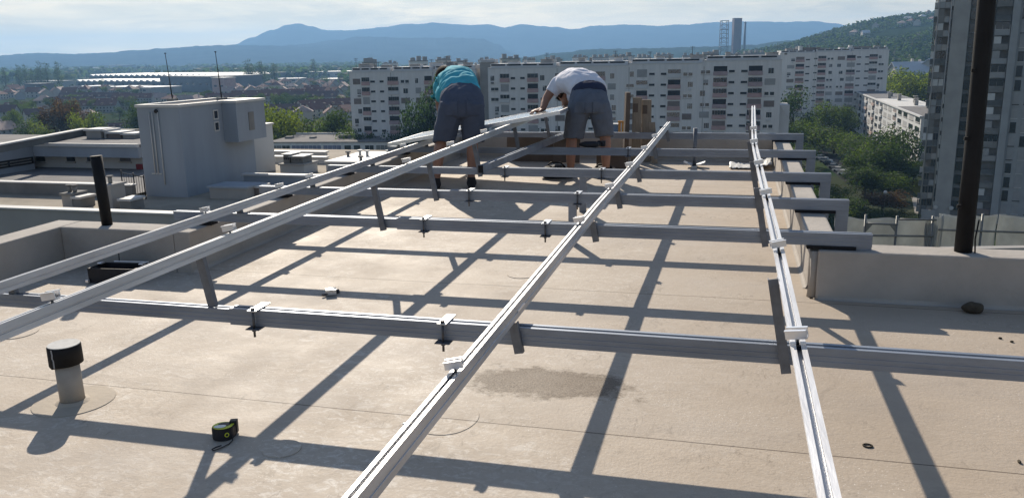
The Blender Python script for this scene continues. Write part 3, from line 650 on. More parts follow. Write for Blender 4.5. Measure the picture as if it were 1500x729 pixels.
for x_, dx in ((-.172, -.01), (.173, .005)):
    me = loft([([(x_, -.055, .055), (x_, .0, .05), (x_+dx, .10, .04), (x_+dx*2, .20, .03)], [(.045, .055), (.048, .05), (.052, .04), (.035, .028)]), ([(x_, -.01, .06), (x_, -.01, .115)], [(.045, .05), (.042, .048)])], .009, 2)
    for v_ in me.vertices: v_.co.z = max(v_.co.z, .002)
    part('shoe', me, M['shoe'], t)

# --- worker in white
t = person(862, 260.5, 'person in white shirt and grey shorts leaning on the solar panel with one hand', None)
HF, HU = Vector((-.35, .30, -.85)), Vector((-.45, .75, .25))
Rm, P = head((-.25, .50, .815), HF, HU)
legs = [([(-.09, -.05, .80), (-.12, -.04, .64), (-.165, .03, .46), (-.18, .0, .30), (-.185, -.01, .11), (-.185, 0, .05)], [(.09, .095), (.082, .088), (.056, .06), (.057, .064), (.037, .041), (.038, .045)]),
        ([(.09, -.05, .80), (.13, -.04, .64), (.165, .03, .46), (.175, .0, .30), (.18, -.01, .11), (.18, 0, .05)], [(.09, .095), (.082, .088), (.056, .06), (.057, .064), (.037, .041), (.038, .045)]),
        ([(-.185, -.04, .04), (-.19, .06, .035), (-.2, .16, .028)], [(.036, .03), (.042, .028), (.03, .02)]), ([(.18, -.04, .04), (.185, .06, .035), (.19, .16, .028)], [(.036, .03), (.042, .028), (.03, .02)])]
torso = [([(.0, -.03, .81), (-.01, .05, .90), (-.09, .20, .965), (-.19, .35, .965), (-.25, .44, .93)], [(.15, .11), (.145, .105), (.15, .11), (.165, .11), (.12, .075)]),
         ([(-.24, .42, .92), (-.25, .46, .88), (-.25, .49, .83)], [.062, .055, .055])]
hr = Vector((-.565, .12, .672))
wr = hr + Vector((.085, .03, .03))
arms = [([(-.335, .32, .955), (-.40, .31, .875), (-.45, .27, .795), (-.465, .22, .75), wr], [.058, .05, .043, .040, .029]), ([(-.08, .50, .95), (-.06, .56, .84), (-.04, .58, .76), (-.12, .52, .72)], [.055, .046, .04, .03])]
hands = hand(wr, (-.085, -.05, -.022), (-.15, .0, 1), 1) + hand((-.12, .52, .72), (-.08, -.04, -.02), (0, 0, 1), -1)
ells = [(P(0, -.012, .012), (.079, .097, .108)), (P(0, .03, -.06), (.058, .06, .062)), (P(0, .098, -.02), (.014, .018, .026)), (P(.08, -.01, -.01), (.012, .02, .032)), (P(-.08, -.01, -.01), (.012, .02, .032))]
me = loft_with_ells(legs+torso+arms+hands, ells, Rm, .0075); part('body', me, M['skin'], t)
build_head(P, Rm, t, 0)
def creases_white(c): return .5*sin((c.x*22-c.y*8+c.z*6)+4*noise.noise(c*4))
shirt = [([(.0, .03, .905), (-.02, .09, .925), (-.09, .20, .965), (-.185, .34, .97), (-.265, .44, .935)], [(.188, .09), (.192, .125), (.19, .145), (.195, .135), (.10, .08)]),
         ([(-.28, .34, .955), (-.345, .325, .925), (-.395, .31, .86)], [.092, .082, .070]), ([(-.12, .46, .94), (-.075, .52, .91), (-.06, .55, .86)], [.085, .075, .066]),
         ([(-.02, .10, .88), (-.10, .22, .84), (-.17, .30, .84)], [(.13, .07), (.11, .09), (.09, .08)])]
me = loft(shirt, .011, 3); wrinkle(me, .014, 6, 12, crease=creases_white); part('shirt', me, M['white_cotton'], t)
sh_ = [([(0, .03, .885), (0, -.02, .835), (0, -.055, .76), (0, -.05, .69)], [(.175, .115), (.192, .135), (.203, .15), (.18, .13)]),
       ([(-.095, -.055, .77), (-.115, -.04, .66), (-.15, .015, .47), (-.155, .015, .405)], [(.112, .13), (.116, .125), (.108, .112), (.107, .112)]),
       ([(.095, -.055, .77), (.125, -.04, .66), (.155, .015, .47), (.16, .015, .42)], [(.112, .13), (.112, .125), (.10, .11), (.098, .11)])]
me = loft(sh_, .011, 2); wrinkle(me, .009, 7, 21); so = part('shorts', me, M['greyshort'], t)
pocket(so, -.15, -.035, .68, .80, M['greyshort']); pocket(so, .035, .15, .68, .80, M['greyshort'])
me = loft([([(-.003, .05, .905), (0, .015, .885), (0, -.008, .852)], [(.170, .10), (.182, .124), (.192, .1385)])], .010, 1); wrinkle(me, .004, 9, 2); part('waistband', me, M['belt'], t)
for x_, dx in ((-.185, -.008), (.18, .008)):
    me = loft([([(x_, -.055, .055), (x_, .0, .05), (x_+dx, .10, .04), (x_+dx*2, .20, .03)], [(.045, .055), (.048, .05), (.052, .04), (.035, .028)]), ([(x_, -.01, .06), (x_, -.01, .115)], [(.045, .05), (.042, .048)])], .009, 2)
    for v_ in me.vertices: v_.co.z = max(v_.co.z, .002)
    part('shoe', me, M['shoe'], t)
# ================================================================== surroundings
random.seed(5)
M['wall_white'] = mat('pale_facade', (.69,.67,.65), .85, 0, .10, .9, 0, stretch=(1,1,.10))
M['wall_white2'] = mat('pale_facade_panel', (.60,.595,.59), .85, 0, .07, .3)
M['loggia'] = mat('pink_loggia_panel', (.46,.31,.30), .8, 0, .15, .5)
M['loggia2'] = mat('mauve_loggia_panel', (.38,.29,.30), .8, 0, .15, .5)
M['shutter'] = mat('brown_shutter', (.20,.165,.15), .7, 0, .15, .8)
M['shutter2'] = mat('grey_blind', (.33,.325,.32), .7, 0, .1, .8)
M['slot'] = mat('dark_opening', (.025,.026,.03), .8, 0, .2, 1)
M['slate'] = mat('dark_grey_panel', (.12,.125,.125), .7, 0, .2, .5)
M['sandroof'] = mat('sandy_roof', (.34,.295,.235), .95, 0, .25, .5, .2, 6)
M['flatroof'] = mat('gravel_roof', (.165,.155,.15), .95, 0, .2, .4, .2, 5)
M['roof_pale'] = mat('pale_roof_sheet', (.62,.60,.56), .7, 0, .1, .2)
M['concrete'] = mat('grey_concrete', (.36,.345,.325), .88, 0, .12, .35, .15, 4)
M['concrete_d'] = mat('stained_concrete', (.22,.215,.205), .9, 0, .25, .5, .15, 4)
M['render_blue'] = mat('blue_grey_render', (.30,.335,.38), .85, 0, .09, .9, stretch=(1,1,.12))
M['render_white'] = mat('white_render', (.52,.52,.51), .85, 0, .06, .3)
M['coping'] = mat('white_coping', (.56,.55,.53), .6, 0, .06, 1)
M['railing'] = mat('black_railing', (.03,.03,.032), .5, .3, .1, 5)
M['red_box'] = mat('red_box', (.22,.03,.04), .6, 0, .1, 3)
M['deckshade'] = mat('roofing_felt', (.17,.165,.165), .9, 0, .2, .5, .2, 6)
M['redtile'] = mat('red_roof_tiles', (.17,.085,.07), .85, 0, .2, .5, .3, 3)
M['browntile'] = mat('brown_roof_tiles', (.13,.08,.075), .85, 0, .2, .5, .3, 3)
M['pinktile'] = mat('faded_roof_tiles', (.36,.27,.235), .85, 0, .15, .5, .3, 3)
M['cream'] = mat('cream_house_wall', (.46,.43,.38), .85, 0, .1, .4)
M['greywall'] = mat('grey_house_wall', (.33,.335,.335), .85, 0, .1, .4)
M['metalroof'] = mat('sheet_metal_roof', (.50,.51,.53), .6, 0, .12, .3)
M['hall'] = mat('blue_grey_hall_wall', (.13,.155,.19), .7, 0, .12, .05)
M['asphalt'] = mat('asphalt', (.05,.05,.052), 1.0, 0, .2, .4, spec=0.0)
M['path'] = mat('paved_path', (.26,.245,.225), .9, 0, .15, .5)
M['grass'] = mat('dry_grass', (.14,.13,.035), 1.0, 0, .3, .25, .4, 3, spec=0.0)
M['trunk'] = mat('bark', (.07,.055,.042), .9, 0, .3, 4, .4, 12)
def leafmat(name, c, isl=.5):
    m = mat(name, c, .75, 0, .35, .55, 0, island=isl, spec=.2); nt = m.node_tree; b = nt.nodes['Principled BSDF']; src = b.inputs['Base Color'].links[0].from_socket
    tr = nt.nodes.new('ShaderNodeBsdfTranslucent'); vm = _n(nt, 'ShaderNodeVectorMath', operation='MULTIPLY'); vm.inputs[1].default_value = (1.9, 2.0, .7); nt.links.new(src, vm.inputs[0]); nt.links.new(vm.outputs[0], tr.inputs[0])
    ms = nt.nodes.new('ShaderNodeMixShader'); ms.inputs[0].default_value = .45; out = nt.nodes['Material Output']; nt.links.new(b.outputs[0], ms.inputs[1]); nt.links.new(tr.outputs[0], ms.inputs[2]); nt.links.new(ms.outputs[0], out.inputs[0]); return m
M['leaf_green'] = leafmat('leaves_green', (.060,.088,.024))
M['leaf_dark'] = leafmat('leaves_dark', (.034,.055,.021))
M['leaf_lime'] = leafmat('leaves_yellow_green', (.10,.125,.03))
M['leaf_red'] = leafmat('leaves_dark_red', (.060,.036,.036))
M['leaf_blue'] = leafmat('leaves_blue_green', (.035,.060,.042))

_t = M['tarp']; _nt = _t.node_tree; _b = _nt.nodes['Principled BSDF']; _tr = _nt.nodes.new('ShaderNodeBsdfTranslucent'); _nt.links.new(_b.inputs['Base Color'].links[0].from_socket, _tr.inputs[0]); _ms = _nt.nodes.new('ShaderNodeMixShader'); _ms.inputs[0].default_value = .45
_nt.links.new(_b.outputs[0], _ms.inputs[1]); _nt.links.new(_tr.outputs[0], _ms.inputs[2]); _nt.links.new(_ms.outputs[0], _nt.nodes['Material Output'].inputs[0])
# ---- ground
def ground_mat():
    m = bpy.data.materials.new('ground'); m.use_nodes = True; nt = m.node_tree; L = nt.links.new; b = nt.nodes['Principled BSDF']; b.inputs['Roughness'].default_value = 1.0; b.inputs['Specular IOR Level'].default_value = 0.0
    tc = _n(nt, 'ShaderNodeTexCoord')
    v = _n(nt, 'ShaderNodeTexVoronoi', Scale=.006); L(tc.outputs['Object'], v.inputs['Vector'])
    r = _n(nt, 'ShaderNodeValToRGB'); e = r.color_ramp.elements; e[0].color = (.045,.075,.025,1); e[1].color = (.10,.105,.05,1); e[1].position = .9
    for p, c in ((.3, (.055,.075,.03,1)), (.5, (.035,.06,.03,1)), (.7, (.075,.085,.04,1))): q = e.new(p); q.color = c
    s = _n(nt, 'ShaderNodeSeparateColor'); L(v.outputs['Color'], s.inputs[0]); L(s.outputs[0], r.inputs[0])
    n2 = _n(nt, 'ShaderNodeTexNoise', Scale=.05, Detail=8.0); L(tc.outputs['Object'], n2.inputs['Vector'])
    x = _n(nt, 'ShaderNodeMix', data_type='RGBA'); x.inputs[7].default_value = (.055,.062,.04,1); L(r.outputs[0], x.inputs[6])
    mr_ = _n(nt, 'ShaderNodeMapRange'); mr_.inputs[1].default_value = .4; mr_.inputs[2].default_value = .6; L(n2.outputs[0], mr_.inputs[0]); L(mr_.outputs[0], x.inputs[0]); L(x.outputs[2], b.inputs['Base Color']); return m
M['ground'] = ground_mat()
mb = MB(); R_ = 9600
mb.add([(R_*cos(2*pi*k/48), R_*sin(2*pi*k/48), GZ) for k in range(48)], [tuple(range(48))]); tag(mb.build('ground', M['ground']), kind='structure')
def gsheet(name, poly, m_, z=.006):
    mb = MB(); mb.add([Vector((p.x, p.y, GZ+z)) for p in poly], [tuple(range(len(poly)))]); tag(mb.build(name, m_), kind='structure')
def g(px, py): return hit_z(px, py, GZ)
gsheet('car_park', [g(1186, 222), g(1206, 219), g(1268, 258), g(1246, 274)], M['asphalt'], .05)
gsheet('footpath', [g(1335, 288), g(1350, 292), g(1400, 318), g(1375, 330), g(1340, 312)], M['path'], .054)
gsheet('lawn', [g(1325, 268), g(1362, 262), g(1420, 285), g(1420, 300), g(1345, 288)], M['grass'], .05)
gsheet('street', [g(1290, 240), g(1300, 235), g(1420, 262), g(1420, 272)], M['asphalt'], .046)

# ---- generic local-frame block
def frame(p0, p1):
    d = p1-p0; return atan2(d.y, d.x), hypot(d.x, d.y)
def glassgrid(m_, x0, x1, z0, z1, n, y0, y1, fr=.08):
    w_ = (x1-x0-fr*(n+1))/n
    for i in range(n): a = x0+fr+i*(w_+fr); m_.box(a, a+w_, y0, y1, z0+fr, z1-fr)
def apartment_block(label, px0, D0, px1, D1, tops, cols, rows, first=2.9, fh=2.8, depth=13, seed=1, slit=(.28, .28), group=None):
    rnd = random.Random(seed)
    a = at(px0, hor(px0), D0); b = at(px1, hor(px1), D1); rz, Lw = frame(a, b)
    t = thing('apartment_block', label, 'apartment block', (a.x, a.y, GZ), rz, group)
    ns = len(tops); u = lambda p: (p-px0)/(px1-px0)*Lw
    wl = MB(); rf = MB(); slots = []
    for i, zt in enumerate(tops):
        x0, x1 = Lw*i/ns, Lw*(i+1)/ns; e = .004 if i % 2 else 0
        wl.box(x0+(.003 if i else 0), x1, e, depth-e, 0, zt-GZ-.3-e)
        rf.box(x0+(.003 if i else 0), x1, -.12-e, depth+.1, zt-GZ-.298, zt-GZ)
        # set-back attic with dark ventilation slots
        q = MB(); q.box(x0+.5, x1-.4, 1.0, depth-1, zt-GZ+.002, zt-GZ+1.0); slots.append((q, 'attic', M['wall_white2']))
        for k in range(4):
            xa = x0+.8+k*(x1-x0-1.5)/4
            s_ = MB(); s_.box(xa, xa+(x1-x0-1.5)/4-.6, .88, .998, zt-GZ+.45, zt-GZ+.85); slots.append((s_, 'attic_slot', M['slot']))
    wl.build('wall', M['wall_white'], t, local=True); rf.build('roof_edge', M['wall_white2'], t, local=True)
    for q, nm, m_ in slots: q.build(nm, m_, t, local=True)
    # vertical joints between precast sections
    for i in range(1, ns*2):
        if i % 2: continue
        j = MB(); j.box(Lw*i/(ns*2)-.08, Lw*i/(ns*2)+.08, -.045, -.002, 0, min(tops)-GZ-.4); j.build('wall_joint', M['concrete'], t, local=True)
    cnt = dict()
    def put(nm, m_, mb_, par=t):
        cnt[nm] = cnt.get(nm, 0)+1; return mb_.build(nm, m_, par, local=True)
    for (c0, c1, kind) in cols:
        x0, x1 = u(c0), u(c1); si = min(ns-1, max(0, int((x0+x1)/2/Lw*ns))); zt = tops[si]-GZ
        for r in range(rows):
            zc = zt-first-r*fh
            if zc < 2: continue
            if kind == 's':
                q = MB(); q.box(x0, x1, -.02, .3, zc-slit[0], zc+slit[1]); put('stair_window', M['slot'], q)
                q = MB(); q.box(x0-.1, x1+.1, -.12, -.022, zc-slit[0]-.14, zc-slit[0]-.02); put('window_sill', M['wall_white2'], q)
                continue
            k = rnd.random()
            if kind == 'l':
                if k < .72:
                    q = MB(); q.box(x0, x1, -.32, -.003, zc-1.05, zc-.02); lp = put('balcony_panel', M['loggia'] if k < .45 else M['loggia2'], q)
                    q = MB()
                    if rnd.random() < .6: glassgrid(q, x0, x1, zc-.02, zc+1.25, rnd.choice((3, 4, 5)), -.2, -.004); put('window', M['glass'], q)
                    else: q.box(x0+.1, x1-.1, -.06, -.003, zc, zc+1.3); put('loggia_opening', M['slot'] if rnd.random() < .5 else M['shutter'], q)
                elif k < .86:
                    q = MB(); q.box(x0, x1, -.30, -.003, zc-1.05, zc+.05); put('balcony_panel', M['wall_white2'], q)
                    q = MB(); glassgrid(q, x0, x1, zc+.05, zc+1.2, 3, -.15, -.004); put('window', M['glass'], q)
                else:
                    q = MB(); q.box(x0+.2, x1-.2, -.05, -.003, zc-.8, zc+1.2); put('shutter', M['shutter2'], q)
            else:
                if k < .42:
                    q = MB(); xm = x0+(x1-x0)*rnd.choice((.05, .3, .5)); glassgrid(q, xm, xm+(x1-x0)*.48, zc-.75, zc+.75, rnd.choice((2, 3)), -.05, .2); wq = put('window', M['glass'], q)
                    if rnd.random() < .5:
                        q = MB(); q.box(xm+.1, xm+(x1-x0)*rnd.choice((.24, .46)), -.07, -.052, zc+.7-rnd.uniform(.4, 1.2), zc+.7); q.build('blind', M['shutter2'], wq, local=True)
                    if rnd.random() < .5:
                        q = MB(); q.bevbox(xm+.2, xm+1.0, -.40, -.02, zc-1.5, zc-.95, .04); put('air_conditioner', M['wall_white2'] if rnd.random() < .5 else M['concrete_d'], q)
                elif k < .72:
                    q = MB(); q.box(x0+.2, x1-.2, -.06, -.003, zc-.75, zc+.85); put('shutter', M['shutter'] if rnd.random() < .6 else M['shutter2'], q)
                else:
                    q = MB(); q.box(x0+.2, x1-.2, -.10, -.003, zc-.9, zc-.8); put('window_sill', M['concrete'], q)
                    for zz in ((x0+.3), (x0+(x1-x0)*.55)):
                        q = MB(); q.box(zz, zz+1.0, -.04, .2, zc-.55, zc+.25); put('window', M['glass'], q)
    # rooftop huts, ducts, aerials
    for k in range(ns*2):
        x = Lw*(k+.5)/(ns*2)+rnd.uniform(-2, 2); zt = tops[min(ns-1, int(x/Lw*ns))]-GZ+1.0
        q = MB(); w_ = rnd.uniform(1.2, 3.5); h_ = rnd.uniform(.4, 1.0); q.box(x, x+w_, 4, 7.5, zt+.002, zt+h_); hut = put('roof_hut', M['concrete'] if rnd.random() < .6 else M['wall_white2'], q)
        q = MB(); q.box(x-.15, x+w_+.15, 3.85, 7.65, zt+h_+.002, zt+h_+.12); q.build('hut_roof', M['concrete_d'], hut, local=True)
        q = MB(); xx = x+w_+rnd.uniform(.5, 2); q.box(xx, xx+.7, 3, 3.7, zt+.002, zt+rnd.uniform(.5, 1.1)); put('chimney', M['concrete_d'] if rnd.random() < .6 else M['coping'], q)
        if rnd.random() < .8:
            q = MB(); hh = rnd.uniform(1.5, 3.4); xx = x+rnd.uniform(-2, 2); q.tube([(xx, 5, zt-.2), (xx, 5, zt+hh)], .06, 6)
            for zz in (.75, .88, .97): q.tube([(xx-.6, 5, zt+hh*zz), (xx+.6, 5, zt+hh*zz)], .035, 5)
            put('aerial', M['railing'], q)
    return t, Lw, rz
colsM = [(717,731,'w'),(733,748,'l'),(750,757,'s'),(765,772,'s'),(776,793,'l'),(795,810,'w'),(818,835,'w'),(838,856,'l'),(858,865,'s'),(870,877,'s'),(880,895,'l'),(898,912,'w'),(925,938,'w'),(941,958,'l'),(960,968,'s'),(977,985,'s'),(987,1006,'l'),(1008,1024,'w'),(1033,1049,'w'),(1052,1072,'l'),(1074,1082,'s'),(1091,1100,'s'),(1101,1121,'l'),(1123,1140,'w')]
blk, Lw, rz = apartment_block('long pale apartment block directly behind the two workers', 714, 237, 1147, 219, (-2.0, -1.7, -1.3, -.8), colsM, 9, seed=4, group='large pale apartment blocks')
q = MB(); q.box(Lw+.01, Lw+2.6, 2, 12, 0, 22.5); an = q.build('annex', M['wall_white2'], blk, local=True)
q = MB(); q.prism([(-.2, 22.51), (2.7, 18.5), (2.7, 18.9), (-.2, 22.95)], Vector((Lw+.01, 1.9, 0)), Vector((Lw+.01, 12.1, 0)), UX, UZ); q.build('annex_roof', M['coping'], an, local=True)
q = MB(); q.box(Lw+.4, Lw+1.6, 1.93, 2.2, 9, 15); q.build('window', M['glass'], an, local=True)
q = MB(); q.box(-3.6, -.01, 5, 12.5, 0, 34.4); q.build('stair_wing', M['concrete'], blk, local=True)
q = MB(); q.box(-3.2, 1.0, 4.6, 8, 34.41, 35.2); q.build('wing_roof', M['metalroof'], blk, local=True)
colsL = [(514,527,'w'),(528,540,'l'),(541,548,'s'),(555,561,'s'),(567,583,'l'),(585,600,'w'),(607,617,'w'),(621,633,'l'),(635,642,'s'),(650,657,'s'),(660,676,'l'),(678,692,'w')]
apartment_block('shorter pale apartment block left of the teal-shirted worker', 510, 247, 696, 241, (-2.6, -2.5, -2.3), colsL, 9, seed=9, group='large pale apartment blocks')
colsR = [(1154,1166,'w'),(1167,1180,'l'),(1182,1188,'s'),(1194,1199,'s'),(1200,1212,'l'),(1213,1224,'w'),(1228,1240,'w'),(1242,1255,'l'),(1257,1263,'s'),(1269,1275,'s'),(1275,1287,'l'),(1288,1297,'w')]
rb, Lr, _ = apartment_block('pale apartment block farther back, right of the rightmost rail\'s tip', 1143, 398, 1303, 391, (.1, .5, .9), colsR, 10, 3.2, 3.17, 13, 14, group='large pale apartment blocks')
for px_ in (1178, 1252):
    x = (px_-1143)/160*Lr; zt = (-GZ)+1.5
    q = MB(); q.box(x, x+8, 3, 8, zt-1.3, zt+.9); h_ = q.build('lift_hut', M['shutter'], rb, local=True)
    q = MB(); q.box(x-1.6, x-.05, 2.9, 5, zt-.4, zt+1.6); q.build('hut_panel', M['coping'], h_, local=True)

# ---- lower lit block on the right
zt = -17.6; A_, B_ = hit_z(1255, 134, zt), hit_z(1350, 170, zt); A_.z = B_.z = GZ
rz, Lw = frame(A_, B_); Hh = zt-GZ
t = thing('apartment_block', 'low sunlit apartment block standing among the trees at right', 'apartment block', A_, rz, None)
# local y points away from facade to the right
q = MB(); q.box(0, Lw, 0, 13, 0, Hh-.4); q.build('wall', M['render_white'], t, local=True)
q = MB(); q.box(-.3, Lw+.3, -.5, 13.3, Hh-.398, Hh); q.build('roof_edge', M['coping'], t, local=True)
q = MB(); q.box(.4, Lw*.40, .3, 12.8, Hh+.002, Hh+.07); q.build('roof_felt', M['deckshade'], t, local=True)
q = MB(); q.box(Lw*.405, Lw*.72, .3, 12.8, Hh+.002, Hh+.07); q.build('roof_felt', M['roof_pale'], t, local=True)
q = MB(); q.box(Lw*.725, Lw-.2, .3, 12.8, Hh+.002, Hh+.07); q.build('roof_felt', M['flatroof'], t, local=True)
rnd = random.Random(3)
nc = 15
for i in range(nc):
    x0 = Lw*(i+.12)/nc; x1 = Lw*(i+.88)/nc; dark = i in (1, 3, 5, 7, 10)
    if dark:
        q = MB(); q.box(x0+.5, x1-.5, -.02, .8, .5, Hh-1.0); q.build('loggia_recess', M['slot'] if i % 2 else M['shutter'], t, local=True)
    for fl in range(6):
        z0 = .4+fl*2.8
        if dark:
            q = MB(); q.box(x0+.35, x1-.35, -.5, -.025, z0, z0+.95); q.build('balcony_panel', M['render_white'] if rnd.random() < .6 else M['pinktile'], t, local=True)
        else:
            q = MB(); q.box(x0+.4, x1-.4, -.03, .3, z0+.9, z0+2.3); q.build('window', M['glass'] if rnd.random() < .55 else M['shutter2'], t, local=True)
            q = MB(); q.box(x0+.3, x1-.3, -.25, -.035, z0+.72, z0+.88); q.build('window_sill', M['concrete'], t, local=True)
for i in range(7):
    x = Lw*(.3+.095*i); y = rnd.uniform(4, 9); q = MB(); q.box(x, x+1.6, y, y+1.1, Hh+.07, Hh+rnd.uniform(1.2, 2.2)); c = q.build('chimney', M['concrete_d'], t, local=True)
    q = MB(); q.box(x-.15, x+1.75, y-.15, y+1.25, Hh+2.3, Hh+2.45); q.build('chimney_cap', M['concrete'], c, local=True)

# ---- tower block at the right picture edge
TD = 180.0; sc = TD/F
o_ = at(1363, hor(1363), TD); rzT = atan2(RT.y, RT.x); rzW = rzT - math.atan((1366-750)/F); eW = Vector((cos(rzW), sin(rzW), 0)); nW = Vector((-sin(rzW), cos(rzW), 0))
t = thing('tower_block', 'tall grey tower block with glazed balconies at the right picture edge', 'tower block', (o_.x, o_.y, GZ), rzW)
def X(p):
    d = ray(p, hor(p)); q_ = CAM+d*((o_-CAM).dot(nW)/d.dot(nW)); return (q_-o_).dot(eW)
TH_ = 52.0; rnd = random.Random(8)
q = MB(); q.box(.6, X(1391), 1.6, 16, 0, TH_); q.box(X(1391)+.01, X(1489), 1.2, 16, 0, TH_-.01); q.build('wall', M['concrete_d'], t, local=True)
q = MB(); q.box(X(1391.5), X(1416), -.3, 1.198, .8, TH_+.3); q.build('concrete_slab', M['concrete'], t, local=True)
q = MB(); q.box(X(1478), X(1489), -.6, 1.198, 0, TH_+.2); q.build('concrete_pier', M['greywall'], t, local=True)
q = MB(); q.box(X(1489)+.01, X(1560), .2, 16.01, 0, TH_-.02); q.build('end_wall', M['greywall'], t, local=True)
q = MB(); q.tube([(X(1369.5), -.75, .5), (X(1369.5), -.75, TH_)], .16, 8); q.build('drain_pipe', M['concrete'], t, local=True)
q = MB(); q.tube([(X(1388), -.2, .5), (X(1388), -.2, TH_)], .13, 8); q.build('drain_pipe', M['concrete'], t, local=True)
mats_b = [M['concrete'], M['concrete_d'], M['greywall'], M['slate'], M['slate'], M['concrete_d']]
for fl in range(17):
    z0 = 2.0+fl*2.82
    if z0+2.8 > TH_: break
    # left stack: stepped balconies in two bays
    for (xa, xb, yo, nm) in ((.1, X(1369), -.9, 'a'), (X(1370.3), X(1379), -.55, 'b'), (X(1379.3), X(1387), -.15, 'c')):
        q = MB(); q.box(xa, xb, yo, 1.58, z0-.16, z0); q.build('balcony_floor', M['concrete_d'], t, local=True)
        q = MB(); q.box(xa+.02, xb-.02, yo, yo+.09, z0+.002, z0+1.12); q.build('balcony_panel', rnd.choice(mats_b), t, local=True)
        k = rnd.random()
        if k < .4:
            q = MB(); glassgrid(q, xa+.02, xb-.02, z0+1.13, z0+2.62, 2, yo+.02, yo+.08, .07); q.build('window', M['glass'], t, local=True)
        elif k < .62:
            q = MB(); q.box(xa+.05, xb-.05, yo+.03, yo+.08, z0+1.2, z0+2.55); q.build('blind', rnd.choice((M['shutter2'], M['wall_white2'], M['coping'], M['concrete_d'])), t, local=True)
    q = MB(); q.box(X(1389), X(1391), -.12, -.02, z0+.3, z0+2.2); q.build('window', M['coping'] if rnd.random() < .5 else M['glass'], t, local=True)
    # middle stack between slab and pier
    for (xa, xb) in ((X(1430), X(1453)), (X(1454), X(1477.5))):
        yo = rnd.choice((-.1, 0, .1)); q = MB(); q.box(xa, xb, yo, 1.19, z0-.16, z0); q.build('balcony_floor', M['concrete_d'], t, local=True)
        q = MB(); q.box(xa+.03, xb-.03, yo, yo+.09, z0+.002, z0+1.05); q.build('balcony_panel', rnd.choice(mats_b+[M['shutter2'], M['shutter']]), t, local=True)
        k = rnd.random()
        if k < .5:
            q = MB(); glassgrid(q, xa+.05, xb-.05, z0+1.06, z0+2.6, rnd.choice((2, 3)), yo+.03, yo+.08, .09); q.build('window', M['glass'], t, local=True)
            q = MB(); q.box(xa+.05, xb-.05, yo+.085, yo+.1, z0+1.06, z0+1.06+rnd.uniform(.5, 1.5)); q.build('curtain', rnd.choice((M['coping'], M['shutter2'], M['concrete'])), t, local=True)
        elif k < .75:
            xm = (xa+xb)/2; q = MB(); q.box(xa+.1, xm, yo+.03, yo+.08, z0+1.1, z0+2.5); q.build('blind', rnd.choice((M['coping'], M['shutter2'], M['wall_white2'])), t, local=True)
    q = MB(); q.box(X(1418), X(1429.5), .9, 1.15, z0+.4, z0+2.3); q.build('window', M['glass'], t, local=True)
    for (xa, xb) in ((X(1493), X(1502)), (X(1510), X(1520)), (X(1530), X(1540))):
        q = MB(); q.box(xa, xb, .12, .19, z0+.35, z0+2.35); wn = q.build('end_window', M['shutter2'] if rnd.random() < .5 else M['glass'], t, local=True)
        q = MB(); q.box(xa-.1, xb+.1, .02, .115, z0+.2, z0+.33); q.build('sill', M['coping'] if rnd.random() < .3 else M['slot'], wn, local=True)
for px_ in (1392, 1416): q = MB(); q.tube([(X(px_)+.2, -.9, 3.0), (X(px_)+.1, -.4, 3.1)], [.45, .3], 12); q.build('entrance_lamp', M['coping'], t, local=True)
q = MB(); q.box(X(1372), X(1394), -1.4, -.92, 0, 2.4); q.build('entrance_porch', M['concrete'], t, local=True)

# ---- scaffold with tarpaulins beyond the right parapet
SD = 20.0
def sp(px, py, d=0.0): return at(px, py, SD+d)
t = thing('scaffold', 'tube scaffold standing just beyond the right parapet', 'scaffold', sp(1300, 345)*1.0)
def tubes(name, lines, r=.027):
    q = MB()
    for a, b in lines: q.tube([a, b], r, 8)
    return q.build(name, M['tube'], t)
for p_, y0 in ((1268.5, 314), (1314.5, 316), (1367, 316), (1440, 313)):
    a = sp(p_, y0); tubes('upright', [(Vector((a.x, a.y, GZ)), a)])
for (xa, ya, xb, yb) in ((1238, 344.5, 1367, 346), (1268, 327, 1315, 329), (1315, 321, 1372, 322), (1375, 336.5, 1520, 341)): tubes('ledger', [(sp(xa, ya, -.05), sp(xb, yb, -.05))], .024)
for (cx, cy, s_) in ((1272, 331, 1), (1310, 332, -1)):
    q = MB(); q.prism([(0, 0), (.17*s_, 0), (0, -.2)], sp(cx-3*s_, cy-3, -.07), sp(cx-3*s_, cy-3, -.04), RT, UZ); q.build('gusset', M['tube'], t)
q = MB(); a = sp(1380, 363, -1.2); b = sp(1540, 367, -1.2); q.box(0, (b-a).length, -.12, .12, -.04, 0, Matrix.Translation(a) @ Matrix.Rotation(rzT, 4, 'Z')); q.build('toe_board', M['concrete'], t)
def tarp(label, pa, pb, ya, yb, seed, drop=9.0, d=.25):
    a, b = sp(pa, ya, d), sp(pb, yb, d); nx_, nz_ = 34, 22; vs = []
    for j in range(nz_+1):
        for i in range(nx_+1):
            u_, v_ = i/nx_, j/nz_; p_ = a.lerp(b, u_); sag = .05*sin(u_*pi*2)**2*(1-v_)
            wv = .10*noise.noise(Vector((u_*5+seed, v_*4, 0)))+.04*noise.noise(Vector((u_*14+seed, v_*7, 2)))
            vs.append(p_+FW*wv+Vector((0, 0, -drop*v_**1.6-sag+.02*noise.noise(Vector((u_*7, seed, 0)))*(1-v_))))
    q = MB(); q.add(vs, [(j*(nx_+1)+i, j*(nx_+1)+i+1, (j+1)*(nx_+1)+i+1, (j+1)*(nx_+1)+i) for j in range(nz_) for i in range(nx_)], True)
    o = q.build('tarpaulin', M['tarp']); md = o.modifiers.new('s', 'SOLIDIFY'); md.thickness = .01; return tag(o, label, 'tarpaulin', 'tarpaulins hung on the scaffold')
tarp('pale tarpaulin hung on the scaffold between its left uprights', 1236, 1366, 317, 321, 1)
